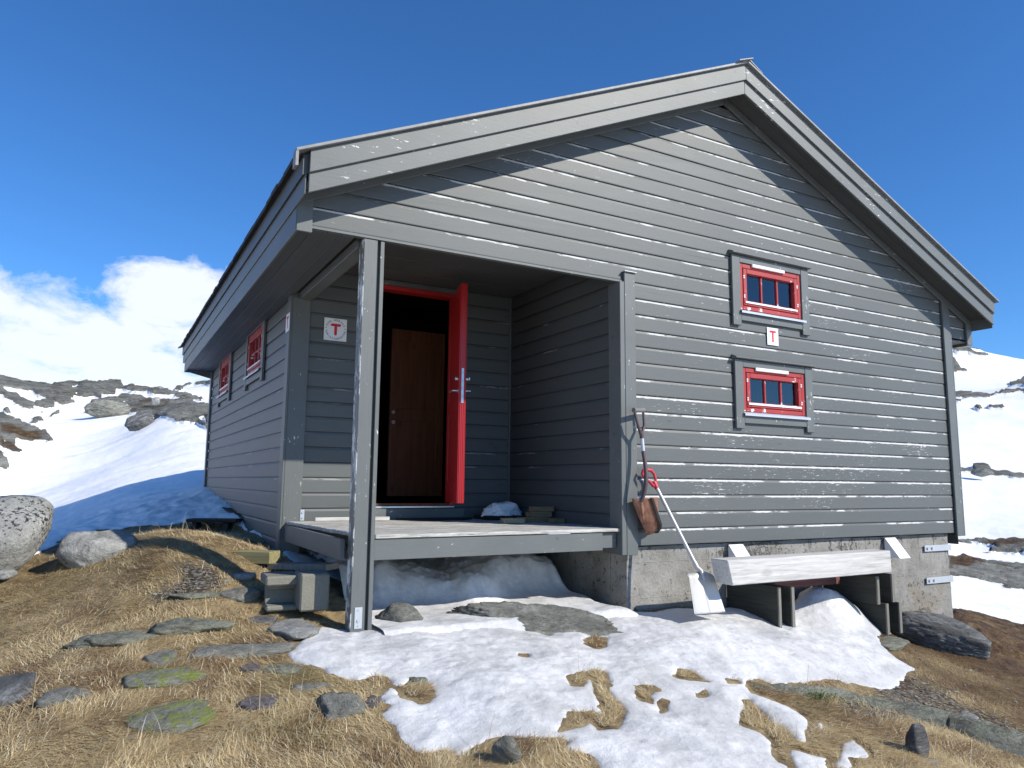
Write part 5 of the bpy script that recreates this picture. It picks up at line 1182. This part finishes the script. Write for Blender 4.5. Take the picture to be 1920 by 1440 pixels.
b_ = MB(); q0 = tl.lerp(tr, 0.5); q1 = bl.lerp(brr, 0.5); b_.tube([L2(bot+(top-bot)*0.06), L2(bot), L2(q0+nv*0.018), L2(q0.lerp(q1, 0.22)+nv*0.03)], [0.021, 0.020, 0.016, 0.006], 12); b_.build('socket', M['alu'], t, True)

# white timber beam on the upright panels
b_ = MB(); yb0, yb1 = -0.70, -0.50
b_.hexa([(3.115, yb0, -0.445), (5.245, yb0, -0.440), (5.245, yb1, -0.440), (3.115, yb1, -0.445), (3.06, yb0, -0.237), (5.235, yb0, -0.232), (5.235, yb1, -0.232), (3.06, yb1, -0.237)], 0.008)
o = b_.build('timber_beam', M['white_beam'], None); tag(o, 'long weathered whitish timber beam lying on the dark upright panels', 'timber')
def panel(x, y0, y1, z0, z1, th, label):
    r = empty('panel', (x, y0, z0), label, 'panel', 'dark upright panels under the timber beam')
    b = MB(); b.box((-th/2, 0.018, 0), (th/2, y1-y0, z1-z0), 0.002); b.build('board', M['plank_dark'], r)
    b = MB(); b.box((-th/2-0.001, 0, -0.002), (th/2+0.001, 0.017, z1-z0+0.002), 0.002); b.build('lit_end', M['plank_grey'], r); return r  # front ends pale, side faces dark: sun and shade put into the colours
panel(3.785, -0.60, 0.03, -0.86, -0.512, 0.03, 'dark upright panel below the left part of the beam, the outer one')
panel(3.955, -0.60, 0.03, -0.90, -0.518, 0.035, 'dark upright panel below the left part of the beam, the inner one')
panel(5.165, -0.60, 0.03, -0.752, -0.488, 0.032, 'large dark upright panel below the right end of the beam')
panel(5.40, -0.60, 0.03, -0.745, -0.475, 0.04, 'dark upright panel at the right end of the beam, nearest the vent')
panel(5.29, -0.60, 0.03, -1.05, -0.757, 0.034, 'lower dark panel standing in the snow edge on the right')
panel(5.49, -0.60, 0.03, -1.05, -0.757, 0.036, 'lowest dark panel, beside the layered schist block')
b_ = MB(); b_.box((4.15, -0.22, -0.60), (5.1, -0.12, -0.50), 0.004); o = b_.build('red_board', M['red_board']); tag(o, 'faded red board lying between the dark panels behind the snow heap', 'board')

# concrete blocks by the post
def bp_block(name, label, box, depth, thick, notch=False, mat='block', rz=0.0):
    x0_, y0_, x1_, y1_ = box
    c = P((x0_+x1_)/2, y1_, depth); w = (x1_-x0_)/F_PX*depth; h = (y1_-y0_)/F_PX*depth
    r = MB()
    if notch:     # I-shaped block: thick top and bottom flange, thin web
        r.box((-w/2, 0, h*0.72), (w/2, thick, h), 0.012); r.box((-w/2+0.01, 0.0, 0), (w/2-0.01, thick, h*0.16), 0.012); r.box((-w/2+0.02, thick*0.42, h*0.161), (w/2-0.01, thick*0.62, h*0.719), 0.002)
        r.box((-w/2+0.025, thick*0.2, h*0.60), (w/2-0.015, thick*0.8, h*0.718), 0.008)
    else: r.box((-w/2, 0, 0), (w/2, thick, h), 0.012)
    o = r.build(name, M[mat]); o.location = c; o.rotation_euler = (0, 0, rz); tag(o, label, 'concrete block'); EXCL.append((c[0], c[1]+thick/2, w/2, thick/2, 0)); return o
bp_block('concrete_block', 'solid concrete block beside the porch post', (562, 1078, 616, 1146), 5.42, 0.30, rz=-0.06)
bp_block('concrete_block', 'notched I-shaped concrete block left of the solid one', (497, 1082, 560, 1146), 5.45, 0.32, True, rz=-0.06)
# planks and slabs left of the porch
def plank(name, label, p0, p1, w, th, mat, cat='plank', rzoff=0, up=0.0):
    a, b = Vector(p0), Vector(p1); d = b-a; ln = d.length
    r = MB(); r.box((0, 0, 0), (ln, w, th), 0.004); o = r.build(name, M[mat]); o.location = a+Vector((0, 0, up)); o.rotation_euler = (0, -math.asin(d.z/ln), math.atan2(d.y, d.x)); tag(o, label, cat); return o
plank('plank', 'yellow-green treated plank lying on the ground left of the porch', P(375, 1054, 6.35), P(505, 1058, 6.15), 0.15, 0.10, 'plank_green')
plank('plank', 'dark grey plank in the shade under the left edge of the porch deck', P(500, 1068, 6.2), P(612, 1070, 5.95), 0.16, 0.05, 'plank_grey')
plank('plank', 'thin grey board lying in the grass beside the yellow-green plank', P(345, 1082, 5.9), P(420, 1096, 5.7), 0.09, 0.03, 'plank_grey')
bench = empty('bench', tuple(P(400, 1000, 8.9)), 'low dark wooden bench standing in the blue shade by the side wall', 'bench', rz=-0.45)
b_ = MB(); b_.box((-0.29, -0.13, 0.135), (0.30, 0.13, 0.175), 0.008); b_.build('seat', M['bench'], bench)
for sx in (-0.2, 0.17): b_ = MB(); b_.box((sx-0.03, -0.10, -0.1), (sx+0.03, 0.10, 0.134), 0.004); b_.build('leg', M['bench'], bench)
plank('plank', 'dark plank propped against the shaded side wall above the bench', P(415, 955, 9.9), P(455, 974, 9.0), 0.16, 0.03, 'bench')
# loose things on the deck
plank('stick', 'pale round stick lying along the porch deck', (0.27, D-0.14, 0.001), (1.02, D-0.16, 0.001), 0.035, 0.035, 'white_beam', 'stick')
b_ = MB(); pts_ = [(1.08, D-0.17), (1.15, D-0.30), (1.35, D-0.38), (1.75, D-0.38), (1.88, D-0.30), (1.88, D-0.12), (1.10, D-0.12)]
b_.prism([(x, y, 0.004) for x, y in pts_], (0, 0, 0.014), 0.002); o = b_.build('door_mat', M['mat']); tag(o, 'black rubber mat in front of the open door', 'mat')
def block(name, label, a, c, mat, rz=0):
    ce = [(a[i]+c[i])/2 for i in range(2)]; r = MB(); r.box((a[0]-ce[0], a[1]-ce[1], 0), (c[0]-ce[0], c[1]-ce[1], c[2]-a[2]), 0.003); o = r.build(name, M[mat]); o.location = (ce[0], ce[1], a[2]); o.rotation_euler = (0, 0, rz); tag(o, label, 'wood block', 'wood offcuts on the porch deck'); return o
# measured on the deck: front offcut lit by the sun, stack behind in the shade
block('wood_block', 'short wood offcut with a sunlit end at the front of the pile', (1.84, 0.95, 0.002), (2.06, 1.06, 0.050), 'plank_fresh', rz=-0.22)
block('wood_block', 'long offcut at the bottom of the stack', (2.06, 1.02, 0.002), (2.38, 1.13, 0.054), 'plank_brown', rz=0.05)
block('wood_block', 'middle offcut of the stack on the porch', (2.17, 1.02, 0.056), (2.41, 1.14, 0.104), 'plank_brown', rz=0.03)
block('wood_block', 'topmost offcut of the stack on the porch', (2.20, 1.03, 0.106), (2.44, 1.13, 0.156), 'plank_brown', rz=0.02)
block('wood_block', 'pale rough offcut at the right foot of the stack', (2.32, 0.86, 0.002), (2.46, 0.95, 0.048), 'plank_brown', rz=0.1)
hx_ = float(PY(943, 960, 1.72)[0])
b_ = MB(); b_.box((hx_-0.25, 1.55, 0.002), (hx_+0.20, 1.92, 0.045), 0.01); o = b_.build('boot_tray', M['mat']); tag(o, 'dark tray under the heap of snow on the porch', 'tray')
mh = bmesh.new(); bmesh.ops.create_icosphere(mh, subdivisions=5, radius=1)
for v in mh.verts:
    n_ = mnoise.noise(v.co*1.7+Vector((3, 1, 7)))*0.28+mnoise.noise(v.co*5)*0.08+mnoise.noise(v.co*13)*0.03; v.co = Vector((v.co.x*0.225, v.co.y*0.15, max(v.co.z, -0.2)*0.125))*(1+n_)
me = bpy.data.meshes.new('snow_heap'); mh.to_mesh(me); mh.free(); me.materials.append(M['snow_clean'])
for p in me.polygons: p.use_smooth = True
o = bpy.data.objects.new('snow_heap', me); link(o); o.location = (hx_, 1.72, 0.055); tag(o, 'small heap of snow left on the porch deck', 'snow heap')

# ================================================================== GRASS, GRAVEL
gx0, gy0, st_, sdg = SNOW_GRID
def snow_sd(X, Y):
    i = np.clip(((Y-gy0)/st_).astype(int), 0, sdg.shape[0]-1); j = np.clip(((X-gx0)/st_).astype(int), 0, sdg.shape[1]-1); v = sdg[i, j]
    out = (X < gx0) | (Y < gy0) | (X > gx0+st_*sdg.shape[1]) | (Y > gy0+st_*sdg.shape[0]); return np.where(out, -1.0, v)
ta_i = lambda A, Rr, arr: arr[np.clip(np.searchsorted(rs_, Rr), 0, nR-1), np.clip(np.searchsorted(azs, A), 0, nA-1)]
def excl(X, Y, grow=1.0):
    bad = np.zeros(X.shape, bool)
    for ex, ey, rx_, ry_, rt in EXCL:
        dx, dy = X-ex, Y-ey; c, s = math.cos(-rt), math.sin(-rt); u_, v_ = dx*c-dy*s, dx*s+dy*c; bad |= (u_/(rx_*grow+1e-3))**2+(v_/(ry_*grow+1e-3))**2 < 1
    return bad
rg = np.random.RandomState(12)
def scatter(n, r0=2.3, r1=9.2, a0=-0.22, a1=1.14, power=1.35):
    r = r0*(r1/r0)**rg.rand(n); 
    A = rg.uniform(a0, a1, n); X = CAM[0]+r*np.sin(A); Y = CAM[1]+r*np.cos(A); return X, Y, A, r
def blades(n, length, width, lay, tall=False):
    X, Y, A, r = scatter(n)
    sd = snow_sd(X, Y); sw = ta_i(A, r, snowy); rk = ta_i(A, r, rockm); gvv = ta_i(A, r, gv)
    inside = (X > 0.0) & (Y > 0.05)
    cl = fbm(X*2.2, Y*2.2, o=3)
    he = ta_i(A, r, heathm)
    p_ok = (rg.rand(n) < np.clip(0.95+cl*1.3, 0.30, 1)*(1-0.8*gvv)*(1-0.55*he))
    if not tall: ex_ = excl(X, Y, 0.80)
    else: ex_ = excl(X, Y, 1.05)
    ok = (sd < -0.022) & (sw < 0.4) & (rk < 0.45) & ~inside & ~ex_ & p_ok
    X, Y, A, r, cl, he = X[ok], Y[ok], A[ok], r[ok], cl[ok], he[ok]; n = len(X)
    Z = H0(X, Y)-0.004+rg.uniform(0, 0.012, n)
    fl = fbm(X*0.7, Y*0.7, o=2)*5+1.0+fbm(X*3+5, Y*3, o=2)*1.6
    th = fl+rg.normal(0, 0.62 if not tall else 0.8, n)
    tuft = np.clip(fbm(X*1.9+40, Y*1.9, o=3)*5-0.7, 0, 1)
    ln = length*rg.uniform(0.5, 1.35, n)*(0.85+0.5*np.clip(cl+0.3, 0, 1))*(1-0.45*he); wd = width*rg.uniform(0.6, 1.3, n)*(0.75+0.05*r)
    el0 = np.clip(rg.normal(lay, 0.26 if not tall else 0.35, n)+0.55*tuft*rg.rand(n), 0.04, 1.4); cu = rg.uniform(0.1, 0.7, n)*(0.4+el0)
    segs = 4; Vv = np.zeros((n, segs*2+1, 3)); pos = np.stack([X, Y, Z], 1); hd = np.stack([np.cos(th), np.sin(th)], 1); sdv = np.stack([-np.sin(th), np.cos(th), np.zeros(n)], 1)
    el = el0.copy()
    for k in range(segs):
        w_ = wd*(1-k/segs*0.75)
        Vv[:, 2*k] = pos-sdv*w_[:, None]/2; Vv[:, 2*k+1] = pos+sdv*w_[:, None]/2
        stp = ln/segs; pos = pos+np.stack([hd[:, 0]*np.cos(el)*stp, hd[:, 1]*np.cos(el)*stp, np.sin(el)*stp], 1); el = el-cu/segs*1.3
    Vv[:, 2*segs] = pos
    gz = Z[:, None]+0.004; Vv[..., 2] = np.maximum(Vv[..., 2], gz)
    base = (np.arange(n)*(segs*2+1))[:, None]
    q = np.concatenate([base+np.array([2*k, 2*k+1, 2*k+3, 2*k+2]) for k in range(segs-1)], 0); t3 = base+np.array([2*segs-2, 2*segs-1, 2*segs])
    straw = np.array([0.64, 0.50, 0.275]); pale = np.array([0.78, 0.69, 0.47]); brown = np.array([0.31, 0.20, 0.10]); olive = np.array([0.20, 0.19, 0.06]); rust_ = np.array([0.17, 0.085, 0.03])
    u1 = rg.rand(n)[:, None]; c2_ = fbm(X*1.3+9, Y*1.3, o=3)[:, None]; mixb = np.clip(0.38+c2_*3.0+fbm(X*5+3, Y*5, o=2)[:, None]*1.2+(u1-0.5)*0.8, 0, 1)
    C = straw*(1-mixb)+brown*mixb; C = np.where(u1 > 0.80, pale, C); ol = np.clip(fbm(X*0.9+30, Y*0.9, o=2)*3-0.6, 0, 1)[:, None]; C = C*(1-0.6*ol)+olive*0.6*ol
    C = C*(1-0.8*he[:, None])+ (rust_*(1-0.35*u1)+olive*0.35*u1)*0.8*he[:, None]
    C = C*rg.uniform(0.7, 1.25, n)[:, None]
    C4 = np.concatenate([C, np.ones((n, 1))], 1).repeat(segs*2+1, 0)
    return Vv.reshape(-1, 3), q, t3, C4
mt = NT('dry_grass'); ca_ = mt.attr('tint', True); M['grass'] = mt.done(ca_, 0.75, None, spec=0.25)
tr_ = mt.node('ShaderNodeBsdfTranslucent'); mt.l.new(ca_, tr_.inputs[0]); ad = mt.node('ShaderNodeMixShader'); ad.inputs[0].default_value = 0.22
mt.l.new(mt.b.outputs[0], ad.inputs[1]); mt.l.new(tr_.outputs[0], ad.inputs[2]); mt.l.new(ad.outputs[0], mt.out.inputs[0])
VS, QS, TS, CS = [], [], [], []; off = 0
for n_b, le, wi, la, tall in ((950000, 0.070, 0.0029, 0.16, False), (2600, 0.18, 0.0028, 0.8, True)):
    v, q, t3, c = blades(n_b, le, wi, la, tall); VS.append(v); QS.append(q+off); TS.append(t3+off); CS.append(c); off += len(v)
o = np_mesh('dry_grass', np.concatenate(VS), np.concatenate(QS), np.concatenate(TS), mat=M['grass'], smooth=False, attrs={'tint': np.concatenate(CS)}); tag(o, 'straw-coloured dry mountain grass', 'grass', kind='stuff')
# gravel and small debris
def pebbles(n):
    X, Y, A, r = scatter(n); g = ta_i(A, r, gv); he = ta_i(A, r, heathm); sd = snow_sd(X, Y); sw = ta_i(A, r, snowy)
    ok = (rg.rand(n) < np.clip(g*1.0+0.11*he, 0, 1)) & (sd < 0) & (sw < 0.4) & ~((X > 0) & (Y > 0.02)); X, Y = X[ok], Y[ok]; n = len(X)
    s = 0.005+0.014*rg.rand(n)**2.5; Z = H0(X, Y)+s*0.2
    o6 = np.array([[1,0,0],[-1,0,0],[0,1,0],[0,-1,0],[0,0,1],[0,0,-1],[.6,.6,.5],[-.6,.6,.4],[-.6,-.6,.5],[.6,-.6,.45]], float)
    f = np.array([[6,0,2],[6,4,0],[6,2,4],[7,2,1],[7,4,2],[7,1,4],[8,1,3],[8,4,1],[8,3,4],[9,3,0],[9,4,3],[9,0,4]])
    Vv = o6[None]*rg.uniform(0.6, 1.25, (n, 10, 3))*np.stack([s*rg.uniform(.8, 1.6, n), s, s*0.55], 1)[:, None]
    a = rg.uniform(0, 6.28, n); c, si = np.cos(a)[:, None], np.sin(a)[:, None]; x, y = Vv[..., 0]*c-Vv[..., 1]*si, Vv[..., 0]*si+Vv[..., 1]*c
    Vv = np.stack([x+X[:, None], y+Y[:, None], Vv[..., 2]+Z[:, None]], -1); F = (np.arange(n)*10)[:, None, None]+f[None]
    g_ = rg.uniform(0.09, 0.30, n)[:, None]; C = np.concatenate([g_, g_*0.96, g_*0.88, np.ones((n, 1))], 1).repeat(10, 0); return Vv.reshape(-1, 3), F.reshape(-1, 3), C
v, f, c = pebbles(60000); mt = NT('pebbles'); M['pebble'] = mt.done(mt.attr('tint', True), 0.9)
o = np_mesh('gravel', v, None, f, mat=M['pebble'], smooth=False, attrs={'tint': c}); tag(o, 'loose gravel and stone chips', 'gravel', kind='stuff')

hp, _ = hit(1540, 1312); mvs, mfs = [], []; rm = random.Random(4)
for i in range(900):
    a = rm.uniform(0, 6.28); r_ = abs(rm.gauss(0, 0.085)); x, y = hp[0]+r_*math.cos(a)*1.5, hp[1]+r_*math.sin(a)*0.8
    z = float(H0(np.array([x]), np.array([y]))[0])+rm.uniform(0.0, 0.035); h = rm.uniform(0, 6.28); e = rm.uniform(0.1, 0.9); l = rm.uniform(0.006, 0.014); w = l*0.45
    d = Vector((math.cos(h)*math.cos(e), math.sin(h)*math.cos(e), math.sin(e))); sd_ = Vector((-math.sin(h), math.cos(h), 0)); b = len(mvs); p = Vector((x, y, z))
    mvs += [p, p+d*l*0.5+sd_*w, p+d*l, p+d*l*0.5-sd_*w]; mfs.append((b, b+1, b+2, b+3))
M['leaf'] = m_plain('green_leaf', (0.075, 0.13, 0.03), 0.6, 0.0, 0.4, 90)
o = np_mesh('moss_plant', [v[:] for v in mvs], mfs, mat=M['leaf'], smooth=False); tag(o, 'small green low plant in the dry grass below the snow patch', 'plant')
